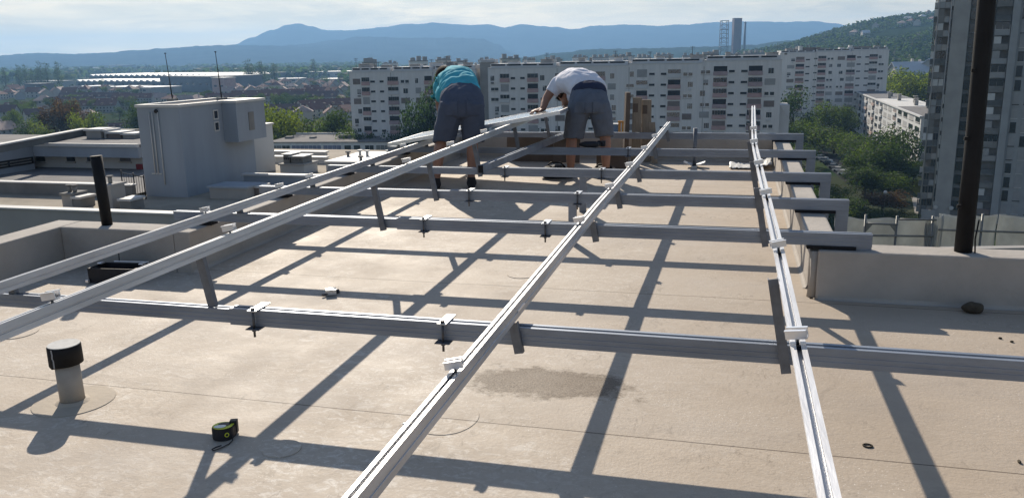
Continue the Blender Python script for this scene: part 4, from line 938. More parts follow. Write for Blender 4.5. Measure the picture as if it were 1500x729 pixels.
tarp('bright narrow tarpaulin flap at the scaffold corner, left of the black pole', 1357, 1382, 321, 314, 5, 7, .1)
tarp('wide grey tarpaulin on the scaffold behind the tall black pole', 1376, 1462, 312.5, 314, 9, 9, .18)
tarp('tarpaulin on the scaffold at the right picture edge', 1464, 1580, 314, 316, 14)

# ---- lower roof next door (left)
z0 = -5.0
Y1 = hit_z(100, 287, z0).y; z1 = hit_y(100, 268, Y1).z
Yw = hit_z(100, 249, z0).y; zw = hit_y(100, 206, Yw).z; zf = hit_y(100, 227, Yw).z
Ys = hit_z(215, 286, z0).y
Yp = hit_z(100, 307, z0+.8).y
XE = hit_y(620, 250, Ys+14).x
q = MB(); xs0, xs1 = -75, XE; q.add([(xs0, Yp+.1, z0), (-3.9, Yp+.1, z0), (-3.9, 55, z0), (xs0, 55, z0)], [(0, 1, 2, 3)]); tag(q.build('lower_roof', M['sandroof']), kind='structure')
t = thing('apartment_house', 'lower neighbouring house whose flat roofs spread out at left', 'building', (-30, Yp+10, GZ))
q = MB(); q.box(xs0, -3.95, Yp+.2, 55, GZ-.5, z0-.05); q.build('house_walls', M['render_white'], t)
xr = hit_y(345, 318, Yp).x
q = MB(); q.bevbox(xs0, xr, Yp-.25, Yp+.1, GZ, z0+.8, .03); q.build('parapet', M['concrete'], t)
q = MB(); q.box(xs0, xr+.05, Yp-.32, Yp+.17, z0+.802, z0+.86); q.build('coping', M['coping'], t)
xr1 = hit_y(192, 270, Y1).x
q = MB(); q.box(xs0, xr1, Y1, Y1+.3, z0, z1-.06); q.build('parapet', M['concrete_d'], t)
q = MB(); q.box(xs0, xr1+.05, Y1-.08, Y1+.38, z1-.058, z1); q.build('coping', M['coping'], t)
q = MB(); q.add([(xs0, Y1+.31, z0+.15), (xr1, Y1+.31, z0+.15), (xr1, Yw-.01, z0+.15), (xs0, Yw-.01, z0+.15)], [(0, 1, 2, 3)]); q.build('terrace_floor', M['deckshade'], t)
# wing with the small windows
xw1 = hit_y(212, 230, Yw).x; xw0 = hit_y(22, 230, Yw).x
tw = thing('roof_storey', 'low roof storey with a row of small dark windows at left', 'building', (xw0, Yw, z0))
q = MB(); q.box(xs0, xw1, Yw, Yw+5, z0, zw-.25); q.build('wall', M['render_white'], tw)
q = MB(); q.box(xw0, xw1+.3, Yw-.9, Yw-.003, zf, zw-.25); q.build('fascia', M['render_blue'], tw)
pB = hit_z(126, 188, zw+.35); pA = hit_z(-40, 219, zw+.35)
q = MB(); q.box(xs0, xw1+.35, Yw-.8, pB.y, zw-.248, zw-.1); q.build('roof_slab', M['deckshade'], tw)
q = MB(); q.box(xs0, xw1+.35, Yw-1.0, Yw-.802, zw-.248, zw-.06); q.build('roof_edge', M['coping'], tw)
q = MB(); q.box(pB.x, xw1, pB.y-.3, pB.y, zw-.098, zw+.33); q.build('back_parapet', M['slate'], tw)
rr_, ll_ = frame(pA, pB); mt = Matrix.Translation((pA.x, pA.y, zw)) @ Matrix.Rotation(rr_, 4, 'Z')
q = MB(); q.box(0, ll_, 0, .3, -.098, .28, mt); q.build('side_parapet', M['slate'], tw)
q = MB(); q.box(0, ll_, -.08, .38, .282, .36, mt); q.build('side_coping', M['coping'], tw)
for (pa, pb) in ((53, 66), (98, 110), (128, 144), (176, 191)):
    xa, xb = hit_y(pa, 232, Yw).x, hit_y(pb, 232, Yw).x; za, zb = hit_y(pa, 236, Yw).z, hit_y(pa, 228, Yw).z
    q = MB(); q.box(xa, xb, Yw-.03, Yw+.1, za, zb); wn = q.build('window', M['glass'], tw)
    q = MB(); q.box(xa-.06, xb+.06, Yw-.10, Yw-.035, za-.1, za-.01); q.build('sill', M['concrete'], wn)
q = MB(); a = hit_y(203, 249, Yw); b = hit_y(209, 240, Yw); q.bevbox(a.x, b.x, Yw-.2, Yw-.01, a.z, b.z, .01); tag(q.build('hydrant_cabinet', M['red_box']), 'dark red cabinet on the wall left of the stair tower', 'cabinet')
# left return wing with the lattice window
XWn = hit_y(8, 240, Yw-3).x
q = MB(); q.box(xs0, XWn, Yw-5, Yw-.91, z0, zw-.26); q.build('side_wing', M['render_blue'], tw)
lw = MB()
for k in range(3): lw.box(XWn+.01, XWn+.06, Yw-4.6+k*1.75, Yw-4.5+k*1.75, z0+.5, zf)
for k in range(3): lw.box(XWn+.012, XWn+.055, Yw-4.49, Yw-1.0, z0+.5+k*(zf-z0-.6)/2, z0+.6+k*(zf-z0-.6)/2)
lf = lw.build('lattice_window', M['railing'], tw)
q = MB(); q.box(XWn+.002, XWn+.009, Yw-4.55, Yw-1.0, z0+.5, zf); q.build('pane', M['shutter2'], lf)
# chimneys and vents on the upper roof
for i, (pa, pb, yt, lab) in enumerate(((127, 150, 189, 'widest pale chimney block on the roof storey at left'), (153, 156, 190, 'thin black and white flue on the roof storey at left'), (158, 178, 193, 'low brown chimney row left of the stair tower'), (180, 198, 195, 'chimney block touching the stair tower\'s left side'))):
    a = hit_z(pa, 203, zw-.1); b = hit_z(pb, 203, zw-.1); zz = hit_y(pa, yt, a.y).z
    c = thing('chimney', lab, 'chimney', a, 0, 'chimneys on the roof storey'); q = MB(); q.box(a.x, b.x, a.y, a.y+1.2, zw-.098, zz-.12); q.build('shaft', M['concrete'] if i != 2 else M['shutter'], c)
    q = MB(); q.box(a.x-.1, b.x+.1, a.y-.1, a.y+1.3, zz-.118, zz); q.build('cap', M['coping'], c)
# stair tower
Xc = hit_z(272, 290, z0).x; Ys = hit_z(272, 289, z0).y
ztop = hit_y(268, 155, Ys).z; Xl = hit_y(207, 220, Ys).x; Ye = hit_x(367, 146, Xc).y
st = thing('stair_tower', 'blue-grey rendered stair tower with flat roof, left of centre', 'stair tower', (Xl, Ys, z0))
q = MB(); q.box(Xl, Xc, Ys, Ye, z0, ztop-.08); q.build('wall', M['render_blue'], st)
q = MB()
for b in ((Xl-.06, Xc+.06, Ys-.06, Ys+.25), (Xl-.06, Xc+.06, Ye-.25, Ye+.06), (Xl-.06, Xl+.25, Ys+.251, Ye-.251), (Xc-.25, Xc+.06, Ys+.251, Ye-.251)): q.box(*b, ztop-.078, ztop+.05)
q.build('roof_edge', M['coping'], st)
q = MB(); q.box(Xl+.252, Xc-.252, Ys+.252, Ye-.252, ztop-.078, ztop-.03); q.build('roof_felt', M['flatroof'], st)
ya, yb = hit_x(312, 176, Xc).y, hit_x(320, 176, Xc).y; zt_, zb_ = hit_x(313, 161, Xc).z, hit_x(319, 192, Xc).z
zm = (zt_+zb_)/2
for (a, b) in ((zm+.05, zt_), (zb_, zm-.05)):
    q = MB(); q.box(Xc-.05, Xc+.03, ya+.08, yb-.08, a+.06, b-.06); wn = q.build('window', M['glass'], st)
    q = MB()
    for b_ in ((ya+.03, ya+.079, a, b), (yb-.079, yb-.03, a, b), (ya+.08, yb-.08, a, a+.059), (ya+.08, yb-.08, b-.059, b)): q.box(Xc+.002, Xc+.05, b_[0], b_[1], b_[2], b_[3])
    q.build('frame', M['coping'], wn)
yc, yd = hit_x(326, 170, Xc).y, Ye-.02; zz = hit_x(330, 208, Xc).z
q = MB(); q.box(Xc+.003, Xc+.8, yc, yd, zz, ztop-.081); bay = q.build('bay', M['render_blue'], st)
q = MB(); q.box(Xc+.802, Xc+.83, yc+(yd-yc)*.40, yc+(yd-yc)*.58, zz+.5, ztop-.6); q.build('vent_panel', M['concrete_d'], bay)
q = MB(); q.box(Xc+.062, Xc+.86, yc-.05, yd+.06, ztop-.078, ztop+.045); q.build('bay_roof', M['coping'], bay)
for px_ in (225, 229.5, 237.5):
    xx = hit_y(px_, 220, Ys).x; q = MB(); q.tube([(xx, Ys-.05, z0+.6 if px_ > 235 else z0+1.1), (xx, Ys-.05, ztop-.3)], .028, 8); q.build('wall_pipe', M['coping'], st)
q = MB(); xx = hit_y(229, 220, Ys).x; q.box(xx-.35, xx+.2, Ys-.07, Ys-.03, z0+1.1, z0+1.15); q.build('pipe_bracket', M['coping'], st)
q = MB(); q.ell((hit_y(229.5, 163, Ys).x, Ys-.06, hit_y(229.5, 163, Ys).z), (.1, .08, .1)); q.build('wall_lamp', M['railing'], st)
for i, (px_, pb, yt, yb_, lab) in enumerate(((242, 253, 79, 147, 'tall thin aerial mast on the stair tower roof, left one'), (315.5, 325, 77, 146, 'tall thin aerial mast on the stair tower roof, right one'))):
    a = hit_z(pb, yb_, ztop+.0); b = at(px_, yt, (a-CAM).dot(FW))
    am = thing('aerial_mast', lab, 'aerial', a, 0, 'aerial masts on the stair tower'); q = MB(); q.tube([Vector((a.x, a.y, ztop-.03)), a.lerp(b, .5), b], [.035, .025, .016], 8); q.build('mast', M['railing'], am)
    q = MB(); q.tube([b, b+Vector((0, 0, .05))], .05, 8); q.build('tip', M['railing'], am)
    q = MB(); q.box(a.x-.2, a.x+.2, a.y-.2, a.y+.2, ztop-.029, ztop+.1); q.build('foot', M['concrete_d'], am)
# lower box with bright corner right of the tower
zl = hit_x(372, 190, Xc).z; a = hit_y(400, 230, Ye+3); 
lo = thing('roof_hut', 'low white roof hut attached behind the stair tower', 'roof hut', (Xc, Ye, z0))
q = MB(); q.box(Xc-4, hit_y(388, 200, Ye+2.6).x, Ye+.07, Ye+3.5, z0, zl); q.build('wall', M['render_white'], lo)
q = MB(); q.box(Xc-4.05, hit_y(388, 200, Ye+2.6).x+.08, Ye+.07, Ye+3.58, zl+.002, zl+.1); q.build('roof_edge', M['coping'], lo)
# railing beside the tower
rl = thing('railing', 'black railing at the left foot of the stair tower', 'railing', (hit_z(182, 288, z0).x, hit_z(182, 288, z0).y, z0))
pa, pb = hit_z(181, 283, z0), hit_z(214, 292, z0); pc = hit_z(196, 272, z0+.0)
for (u_, v_) in ((pa, pb),):
    n_ = 9
    for k in range(n_+1):
        p_ = u_.lerp(v_, k/n_); q = MB(); r_ = .03 if k in (0, 5, n_) else .011; q.tube([p_, p_+Vector((0, 0, 1.15 if r_ > .02 else 1.05))], r_, 6); q.build('post' if r_ > .02 else 'bar', M['railing'], rl)
    q = MB(); q.tube([u_+Vector((0, 0, 1.05)), v_+Vector((0, 0, 1.05))], .022, 6); q.tube([u_+Vector((0, 0, .12)), v_+Vector((0, 0, .12))], .016, 6); q.build('handrail', M['railing'], rl)
# chimneys on the near lower roof
def stack(label, pa, pb, yb_, yt, zb, m_='concrete', capm='coping', dep=.9, extra=0):
    a = hit_z(pa, yb_, zb); b = hit_z(pb, yb_, zb); b = hit_y(pb, yb_, a.y); zz = hit_y(pa, yt, a.y).z
    c = thing('chimney', label, 'chimney', (a.x, a.y, zb), 0, 'chimneys and vents on the lower roofs'); q = MB(); q.bevbox(a.x, b.x, a.y, a.y+dep, zb+.002, zz-.1, .02); q.build('shaft', M[m_], c)
    q = MB(); q.box(a.x-.06, b.x+.06, a.y-.06, a.y+dep+.06, zz-.098, zz); cp = q.build('cap', M[capm], c)
    for k in range(extra):
        x = a.x+(b.x-a.x)*(k+.5)/extra; q = MB(); q.tube([(x, a.y+.4, zz), (x, a.y+.4, zz+.28)], .09, 10); q.tube([(x, a.y+.4, zz+.29), (x, a.y+.4, zz+.34)], .15, 10); q.build('flue', M['concrete_d'], cp)
    return c
stack('squat twin-flued chimney on the lower roof left of the short black pole', 92, 107, 304, 283, z0, 'concrete', 'concrete_d', .9, 2)
stack('small chimney right beside the squat twin-flued one', 108, 119, 305, 288, z0, 'concrete_d', 'coping')
stack('taller chimney on the lower roof just left of the short black pole', 148, 166, 306, 270, z0, 'concrete', 'concrete', .9, 1)
stack('low chimney on the lower roof just right of the short black pole', 176, 192, 308, 291, z0, 'concrete_d', 'coping')
# boxes along the right of the lower roof
def rbox(name, label, cat, pa, pb, yb_, yt, zb, dep, m_, capm='coping', group=None, cap=.09):
    a = hit_z(pa, yb_, zb); b = hit_y(pb, yb_, a.y); zz = hit_y((pa+pb)/2, yt, a.y).z
    c = thing(name, label, cat, (a.x, a.y, zb), 0, group); q = MB(); q.box(a.x, b.x, a.y, a.y+dep, zb+.002, zz-cap); q.build('wall_body', M[m_], c)
    q = MB(); q.box(a.x-.08, b.x+.08, a.y-.08, a.y+dep+.08, zz-cap+.002, zz); q.build('coping', M[capm], c); return c, a, b, zz
zr = z0
c, a, b, zz = rbox('low_wall', 'long low wall with white coping, right of the stair tower foot', 'wall', 358, 640, 273, 257.5, zr, .35, 'render_blue')
c, a, b, zz = rbox('duct_box', 'long grey metal duct box at the stair tower\'s foot', 'duct', 308, 362, 291, 273, zr, 1.4, 'concrete', 'render_blue')
stack('brick-brown vent stack at the right end of the metal duct box', 363, 380, 289, 272, zr, 'shutter', 'coping')
# terrace behind it
c, a, b, zz = rbox('roof_wall', 'white roof wall with bright coping behind the low wall', 'wall', 366, 476, 238, 229, zr, .4, 'render_white')
c, a, b, zz = rbox('roof_wall', 'second white roof wall, long coping, in front of the flat school roof', 'wall', 398, 476, 231, 221.5, zr, .4, 'render_white')
c, a, b, zz = rbox('chimney_block', 'white chimney block with two dark ventilation hoods on top', 'chimney', 411, 446, 255, 240, zr, 1.6, 'render_white', 'concrete')
for (pa_, pb_, yt_) in ((413, 422, 226), (424, 441, 229)):
    x0_, x1_ = hit_y(pa_, 240, a.y).x, hit_y(pb_, 240, a.y).x; zz2 = hit_y(pa_, yt_, a.y).z
    q = MB(); q.box(x0_, x1_, a.y+.2, a.y+1.3, zz+.002, zz2-.06); h_ = q.build('hood', M['concrete_d'], c)
    q = MB(); q.box(x0_-.1, x1_+.1, a.y+.1, a.y+1.4, zz2-.058, zz2); q.build('hood_cap', M['coping'], h_)
    for k in range(3):
        q = MB(); xa = x0_+(x1_-x0_)*(k+.15)/3; q.box(xa, xa+(x1_-x0_)*.2, a.y+.17, a.y+.198, zz+.2, zz2-.2); q.build('louvre', M['slot'], h_)
c, a, b, zz = rbox('roof_wall', 'bright stepped roof box crowded with white vents', 'roof box', 478, 600, 250, 237, zr, 5.0, 'render_white')
for k in range(7):
    x = a.x+.3+k*.55; q = MB(); y_ = a.y+random.uniform(.5, 3.5); hh = random.uniform(.10, .28); q.tube([(x, y_, zz), (x, y_, zz+hh)], .09, 8); q.tube([(x, y_, zz+hh), (x, y_, zz+hh+.08)], .17, 10); tag(q.build('roof_vent', M['coping'] if k % 3 else M['concrete_d']), 'mushroom vent on the bright stepped roof box, %s of seven' % nth(k), 'roof vent', 'mushroom vents on the roof box')

# ---- flat-roofed school-like building
zt = -21.0; a = hit_z(392, 208, zt); b = hit_z(640, 207, zt); rz, Lw = frame(a, b)
t = thing('flat_roofed_building', 'long flat-roofed building with bluish window bands before the left trees', 'building', (a.x, a.y, GZ), rz)
q = MB(); q.box(0, Lw, 0, 22, 0, zt-GZ-.2); q.build('wall', M['wall_white'], t, local=True)
q = MB(); q.box(-.3, Lw+.3, -.3, 22.3, zt-GZ-.198, zt-GZ); q.build('roof_felt', M['flatroof'], t, local=True)
q = MB(); q.box(-.3, Lw+.3, 22.0, 22.4, zt-GZ+.002, zt-GZ+.5); q.build('roof_edge', M['coping'], t, local=True)
M['pane_blue'] = mat('bluish_glazing', (.20,.215,.30), .25, 0, .2, .6)
x = 1.0; k = 0
for (w_, kind) in ((3, 'd'), (2.4, 'w'), (.4, 0), (8.5, 'b'), (.5, 0), (5.2, 'b'), (.8, 0), (2, 'w'), (.6, 0), (2, 'w'), (1.2, 0), (2.6, 'w'), (.5, 0), (5, 'd'), (1, 0), (3, 'w'), (1, 0), (3, 'w'), (1.0, 0), (3, 'w')):
    if kind and x+w_ < Lw:
        q = MB(); glassgrid(q, x, x+w_, zt-GZ-3.2, zt-GZ-.9, max(1, int(w_/1.2)), -.06, .2, .12); q.build('window', M['pane_blue'] if kind == 'b' else (M['glass'] if kind == 'w' else M['concrete_d']), t, local=True)
    x += w_
for (px_, w_, h_) in ((399, 2, .6), (437, 1.5, .5), (482, 3.5, .9), (490, 1.2, .5), (510, 2.2, 1.6), (545, 1.5, 1.0), (552, 1.2, 1.2)):
    x = (px_-392)/(640-392)*Lw; q = MB(); q.box(x, x+w_, 9, 11, zt-GZ+.002, zt-GZ+h_); q.build('roof_hatch', M['concrete_d'] if h_ < 1 else M['coping'], t, local=True)
# orange digger and blue cabin far below between the legs
o_ = at(903, 190, 150); 
M['orange'] = mat('orange_paint', (.55,.24,.06), .55, 0, .1, 2)
M['bluebox'] = mat('blue_grey_cabinet', (.14,.19,.27), .5, 0, .1, 2)
a = at(918, 203, 33); b = at(870, 203, 33); zt = hit_y(900, 204, a.y).z
t = thing('apartment_house', 'next flat-roofed house beyond the far parapet, carrying an orange hoist', 'building', (b.x, b.y, GZ))
q = MB(); q.box(b.x-2, a.x+.6, b.y, b.y+2.0, GZ, zt-.2); q.build('wall', M['render_white'], t); q = MB(); q.box(b.x-2.1, a.x+.7, b.y-.1, b.y+2.1, zt-.198, zt); q.build('roof_slab', M['flatroof'], t)
c = at(908, 196, 33.5); t = thing('hoist', 'small orange hoist frame with blue-grey box beyond the far parapet', 'hoist', (c.x, c.y, zt))
x0, x1 = at(905.5, 190, 33.5).x, at(914, 190, 33.5).x; zz = at(908, 177, 33.5).z
for xx in (x0, x1-.09): q = MB(); q.bevbox(xx, xx+.09, c.y, c.y+.1, zt, zz, .01); q.build('post', M['orange'], t)
for z_ in (zz-.08, zt+.18): q = MB(); q.bevbox(x0-.02, x1+.14, c.y-.01, c.y+.11, z_, z_+.08, .01); q.build('crossbar', M['orange'], t)
xa, xb = at(893, 190, 33.5).x, at(904.5, 190, 33.5).x; zb = at(900, 183, 33.5).z
q = MB(); q.bevbox(xa, xb, c.y, c.y+.4, zt, zb, .02); bb = q.build('control_box', M['bluebox'], t); q = MB(); q.box(xa-.02, xb+.02, c.y-.02, c.y+.42, zb+.002, zb+.035); q.build('lid', M['coping'], bb)

# ================================================================== trees
def tree_meshes(seed, kind, n=1700):
    rnd = random.Random(seed); V = []; Fc = []
    if kind == 'broad': blobs = [(Vector((rnd.gauss(0, .25), rnd.gauss(0, .25), rnd.uniform(.32, .88))), rnd.uniform(.13, .25)) for _ in range(17)]
    elif kind == 'wide': blobs = [(Vector((rnd.gauss(0, .33), rnd.gauss(0, .33), rnd.uniform(.38, .80))), rnd.uniform(.14, .24)) for _ in range(20)]
    elif kind == 'poplar': blobs = [(Vector((rnd.gauss(0, .035), rnd.gauss(0, .035), .12+.86*k/15)), .11*(1-abs(k/15-.35)*.95)+.012) for k in range(16)]
    else: blobs = [(Vector((rnd.gauss(0, .02), rnd.gauss(0, .02), .12+.86*k/13)), .20*(1-k/13.5)+.015) for k in range(14)]
    if kind in ('broad', 'wide'):
        for i, (c, r) in enumerate(blobs):
            lim = .42*(1-((c.z-.55)/.5)**2)**.5 if abs(c.z-.55) < .5 else .1
            d = hypot(c.x, c.y)
            if d > lim: c.x *= lim/d; c.y *= lim/d
    tot = sum(r*r for _, r in blobs)
    for c, r in blobs:
        k = max(6, int(n*r*r/tot))
        for _ in range(k):
            d = Vector((rnd.gauss(0, 1), rnd.gauss(0, 1), rnd.gauss(0, 1)+.25)).normalized(); rr = r*(rnd.random()**.35)*(1+.25*rnd.random()); p = c+d*rr
            if p.z < .1: continue
            nrm = (d+Vector((rnd.gauss(0, .5), rnd.gauss(0, .5), rnd.gauss(0, .5)))).normalized(); a = nrm.orthogonal().normalized(); a.rotate(Matrix.Rotation(rnd.random()*6.28, 3, nrm)); b = nrm.cross(a)
            s = rnd.uniform(.012, .027)*(1.0 if kind in ('broad', 'wide') else .7); k0 = len(V)
            V += [p+a*s*1.2, p+b*s*.8+nrm*s*.25, p-a*s, p-b*s*.9+nrm*s*.15]; Fc.append((k0, k0+1, k0+2, k0+3))
    m1 = bpy.data.meshes.new('crown'); m1.from_pydata([tuple(v) for v in V], [], Fc); m1.update()
    q = MB(); top = .62 if kind in ('broad', 'wide') else .9
    q.tube([(0, 0, 0), (.006, .004, top*.35), (-.004, .0, top*.7), (0, 0, top)], [.03, .022, .014, .004] if kind in ('broad', 'wide') else [.016, .013, .008, .002], 8)
    if kind in ('broad', 'wide'):
        for c, r in blobs[:9]: q.tube([(0, 0, .22+.1*rnd.random()), (c.x*.5, c.y*.5, (c.z+.3)*.5), tuple(c)], [.012, .008, .003], 5)
    m2 = bpy.data.meshes.new('trunk'); m2.from_pydata([tuple(v) for v in q.v], [], q.f); m2.polygons.foreach_set('use_smooth', q.sm); m2.materials.append(M['trunk']); m2.update()
    return m1, m2
TV = {k: [tree_meshes(40+i*7+j*101, k, n) for i in range(c)] for j, (k, c, n) in enumerate((('broad', 4, 2400), ('wide', 3, 2600), ('poplar', 2, 900), ('conifer', 2, 900)))}
CROWN = {}
def tree(kind, leaf, x, y, h, w, label, group, seed, z=GZ):
    rnd = random.Random(seed); m1, m2 = TV[kind][rnd.randrange(len(TV[kind]))]
    key = (m1.name, leaf)
    if key not in CROWN: mm = m1.copy(); mm.name = 'crown'; mm.materials.append(M[leaf]); CROWN[key] = mm
    t = thing('pine_tree' if kind == 'conifer' else 'poplar_tree' if kind == 'poplar' else 'broadleaf_tree', label, 'tree', (x, y, z), rnd.random()*6.28, group)
    wf = w/(.85 if kind in ('broad',) else 1.0 if kind == 'wide' else .24 if kind == 'poplar' else .42)
    t.scale = (wf, wf, h)
    for nm, me in (('crown', CROWN[key]), ('trunk', m2)):
        o = bpy.data.objects.new(nm, me); COL.objects.link(o); o.parent = t
    return t
def treerow(rows, where, group):
    for i, (px, D, h, w, kind, leaf, adj) in enumerate(rows):
        p = at(px, hor(px), D); tree(kind, leaf, p.x, p.y, h, w, '%s, %s %s' % (adj, nth(i), where), group, i*31+int(px))
# right, between the blocks
B, Wd = 'broad', 'wide'
def ht(px, D, ytop): return 1.4-GZ-(ytop-hor(px))*D/F
def trow(rows, where, group): treerow([(px, D, ht(px, D, yt), w, k, lf, adj) for px, D, yt, w, k, lf, adj in rows], where, group)
trow([(1150, 176, 300, 9, B, 'leaf_green', 'low green treetop'), (1186, 172, 262, 9, Wd, 'leaf_green', 'green treetop'), (1203, 168, 276, 9, B, 'leaf_dark', 'dark green treetop'), (1228, 172, 288, 9, Wd, 'leaf_green', 'rounded green treetop'), (1252, 176, 284, 9, B, 'leaf_green', 'bright green treetop'), (1312, 186, 272, 10, Wd, 'leaf_red', 'purple-brown tree'), (1282, 176, 300, 8, B, 'leaf_dark', 'low dark shrub tree'), (1240, 196, 264, 8, Wd, 'leaf_green', 'green treetop'), (1216, 186, 272, 9, B, 'leaf_dark', 'dark treetop'), (1338, 180, 305, 6, B, 'leaf_dark', 'low shrub tree')], 'in the nearest row right of the roof', 'trees right of the roof, nearest row')
trow([(1160, 232, 222, 13, Wd, 'leaf_dark', 'dark broad tree'), (1180, 236, 236, 9, B, 'leaf_green', 'green tree'), (1276, 232, 238, 9, B, 'leaf_dark', 'dark dense tree'), (1290, 226, 212, 14, Wd, 'leaf_dark', 'large dark tree'), (1318, 226, 205, 13, B, 'leaf_dark', 'tall dark tree'), (1345, 220, 222, 10, Wd, 'leaf_dark', 'dark tree by the lawn')], 'of the car park row', 'trees right of the roof, car park row')
trow([(1152, 300, 178, 15, B, 'leaf_dark', 'dark tree'), (1176, 306, 172, 16, Wd, 'leaf_green', 'broad green tree'), (1200, 298, 184, 17, B, 'leaf_green', 'large green tree'), (1232, 300, 184, 17, Wd, 'leaf_green', 'sunlit green tree'), (1258, 270, 190, 14, B, 'leaf_green', 'rounded green tree'), (1286, 258, 194, 14, B, 'leaf_dark', 'dark green tree'), (1326, 240, 178, 12, B, 'leaf_dark', 'tall dark tree before the sunlit facade'), (1356, 226, 225, 8, Wd, 'leaf_dark', 'dark tree beneath the gable')], 'of the middle row at right', 'trees right of the roof, middle row')
trow([(1168, 338, 132, 15, B, 'leaf_dark', 'very dark tree'), (1192, 372, 162, 16, Wd, 'leaf_green', 'green tree'), (1212, 352, 150, 15, B, 'leaf_green', 'tall green tree'), (1230, 344, 150, 14, Wd, 'leaf_green', 'bright green tree'), (1246, 352, 160, 10, B, 'leaf_dark', 'dark tree')], 'of the back row at right', 'trees right of the roof, back row')
trow([(1158, 262, 206, 12, B, 'leaf_green', 'green tree'), (1176, 268, 204, 12, Wd, 'leaf_dark', 'dark tree'), (1274, 246, 222, 9, Wd, 'leaf_green', 'green tree by the cars'), (1276, 250, 205, 13, B, 'leaf_dark', 'dark tree'), (1300, 240, 196, 13, Wd, 'leaf_green', 'green tree'), (1312, 236, 212, 12, B, 'leaf_dark', 'dark tree'), (1334, 224, 218, 10, Wd, 'leaf_dark', 'dark tree')], 'of the second car park row', 'trees right of the roof, second car park row')
trow([(1188, 200, 250, 10, Wd, 'leaf_dark', 'dark tree'), (1284, 208, 240, 11, Wd, 'leaf_dark', 'dark tree'), (1294, 206, 244, 11, B, 'leaf_dark', 'dark tree'), (1314, 204, 246, 10, Wd, 'leaf_green', 'green tree')], 'of the row nearer than the cars', 'trees right of the roof, row before the cars')
treerow([(1325, 470, 22, 26, Wd, 'leaf_lime', 'yellow-green broad tree'), (1348, 440, 26, 26, B, 'leaf_lime', 'tall yellow-green tree'), (1368, 430, 27, 24, Wd, 'leaf_lime', 'olive green tree'), (1318, 560, 20, 28, B, 'leaf_green', 'green tree'), (1345, 600, 22, 30, Wd, 'leaf_green', 'green broad tree'), (1372, 590, 24, 28, B, 'leaf_dark', 'dark tree')], 'behind the low sunlit block', 'trees behind the low sunlit block')
# left of and below the pale blocks
treerow([(378, 262, 21, 12, B, 'leaf_lime', 'yellow-green tree'), (398, 268, 24, 15, Wd, 'leaf_lime', 'large olive tree'), (424, 262, 20.5, 13, B, 'leaf_lime', 'yellow-green tree'), (447, 266, 19, 12, Wd, 'leaf_green', 'green tree'), (470, 264, 19.5, 13, B, 'leaf_dark', 'dark tree'), (494, 262, 20, 12, Wd, 'leaf_dark', 'dark green tree'), (514, 240, 16, 9, B, 'leaf_green', 'low green tree'), (536, 238, 16, 10, Wd, 'leaf_blue', 'blue-green tree'), (560, 236, 16, 9, B, 'leaf_blue', 'low bluish tree'), (584, 236, 15, 9, Wd, 'leaf_blue', 'low shaded tree')], 'behind the flat-roofed building', 'trees behind the flat-roofed building')
treerow([(612, 226, 23.5, 10, B, 'leaf_blue', 'tall dark blue-green tree'), (632, 229, 27.5, 9, B, 'leaf_blue', 'tallest dark tree'), (640, 214, 19.5, 8, Wd, 'leaf_green', 'lighter green tree'), (652, 212, 18, 8, B, 'leaf_green', 'small light green tree'), (722, 226, 13.5, 9, Wd, 'leaf_green', 'low green tree'), (742, 226, 14, 8, B, 'leaf_lime', 'low yellow-green bush tree'), (765, 224, 15, 9, Wd, 'leaf_dark', 'low dark tree'), (790, 222, 15, 9, B, 'leaf_blue', 'low dark tree'), (815, 221, 15.5, 8, Wd, 'leaf_blue', 'low blue-green tree')], 'of the trees before the pale blocks', 'trees before the long pale block')
treerow([(30, 335, 17, 9, B, 'leaf_dark', 'dark tree'), (46, 322, 15, 8, B, 'leaf_lime', 'bright yellow-green tree'), (78, 340, 24, 15, Wd, 'leaf_red', 'big dark red tree'), (96, 345, 22, 12, B, 'leaf_red', 'dark red-brown tree'), (116, 322, 19, 11, Wd, 'leaf_lime', 'light green tree'), (132, 330, 17, 10, B, 'leaf_green', 'green tree'), (190, 360, 20, 10, B, 'leaf_dark', 'dark tree'), (10, 420, 14, 11, Wd, 'leaf_green', 'green tree')], 'above the roof storey at left', 'trees above the roof storey')
treerow([(4, 1250, 30, 14, 'poplar', 'leaf_blue', 'slim poplar'), (24, 1230, 34, 9, 'poplar', 'leaf_blue', 'slim poplar'), (27, 1250, 30, 9, 'poplar', 'leaf_blue', 'slim poplar'), (34, 1240, 34, 10, 'poplar', 'leaf_blue', 'slim poplar'), (43, 1240, 28, 10, 'poplar', 'leaf_blue', 'slim poplar'), (52, 1220, 28, 12, 'poplar', 'leaf_blue', 'poplar'), (57, 1250, 38, 14, 'poplar', 'leaf_blue', 'broad poplar'), (66, 1240, 36, 13, 'poplar', 'leaf_blue', 'broad poplar'), (82, 1200, 37, 12, 'poplar', 'leaf_dark', 'lone dark poplar'), (362, 1150, 36, 13, 'poplar', 'leaf_dark', 'tall leaning poplar'), (368, 1170, 30, 12, 'poplar', 'leaf_dark', 'poplar'), (380, 1150, 33, 14, 'poplar', 'leaf_blue', 'tall poplar'), (385, 1180, 26, 13, 'poplar', 'leaf_blue', 'lower poplar'), (400, 1200, 30, 14, 'poplar', 'leaf_blue', 'dark poplar'), (458, 1500, 34, 16, 'poplar', 'leaf_blue', 'hazy poplar')], 'of the hazy left poplars', 'poplars on the left plain')
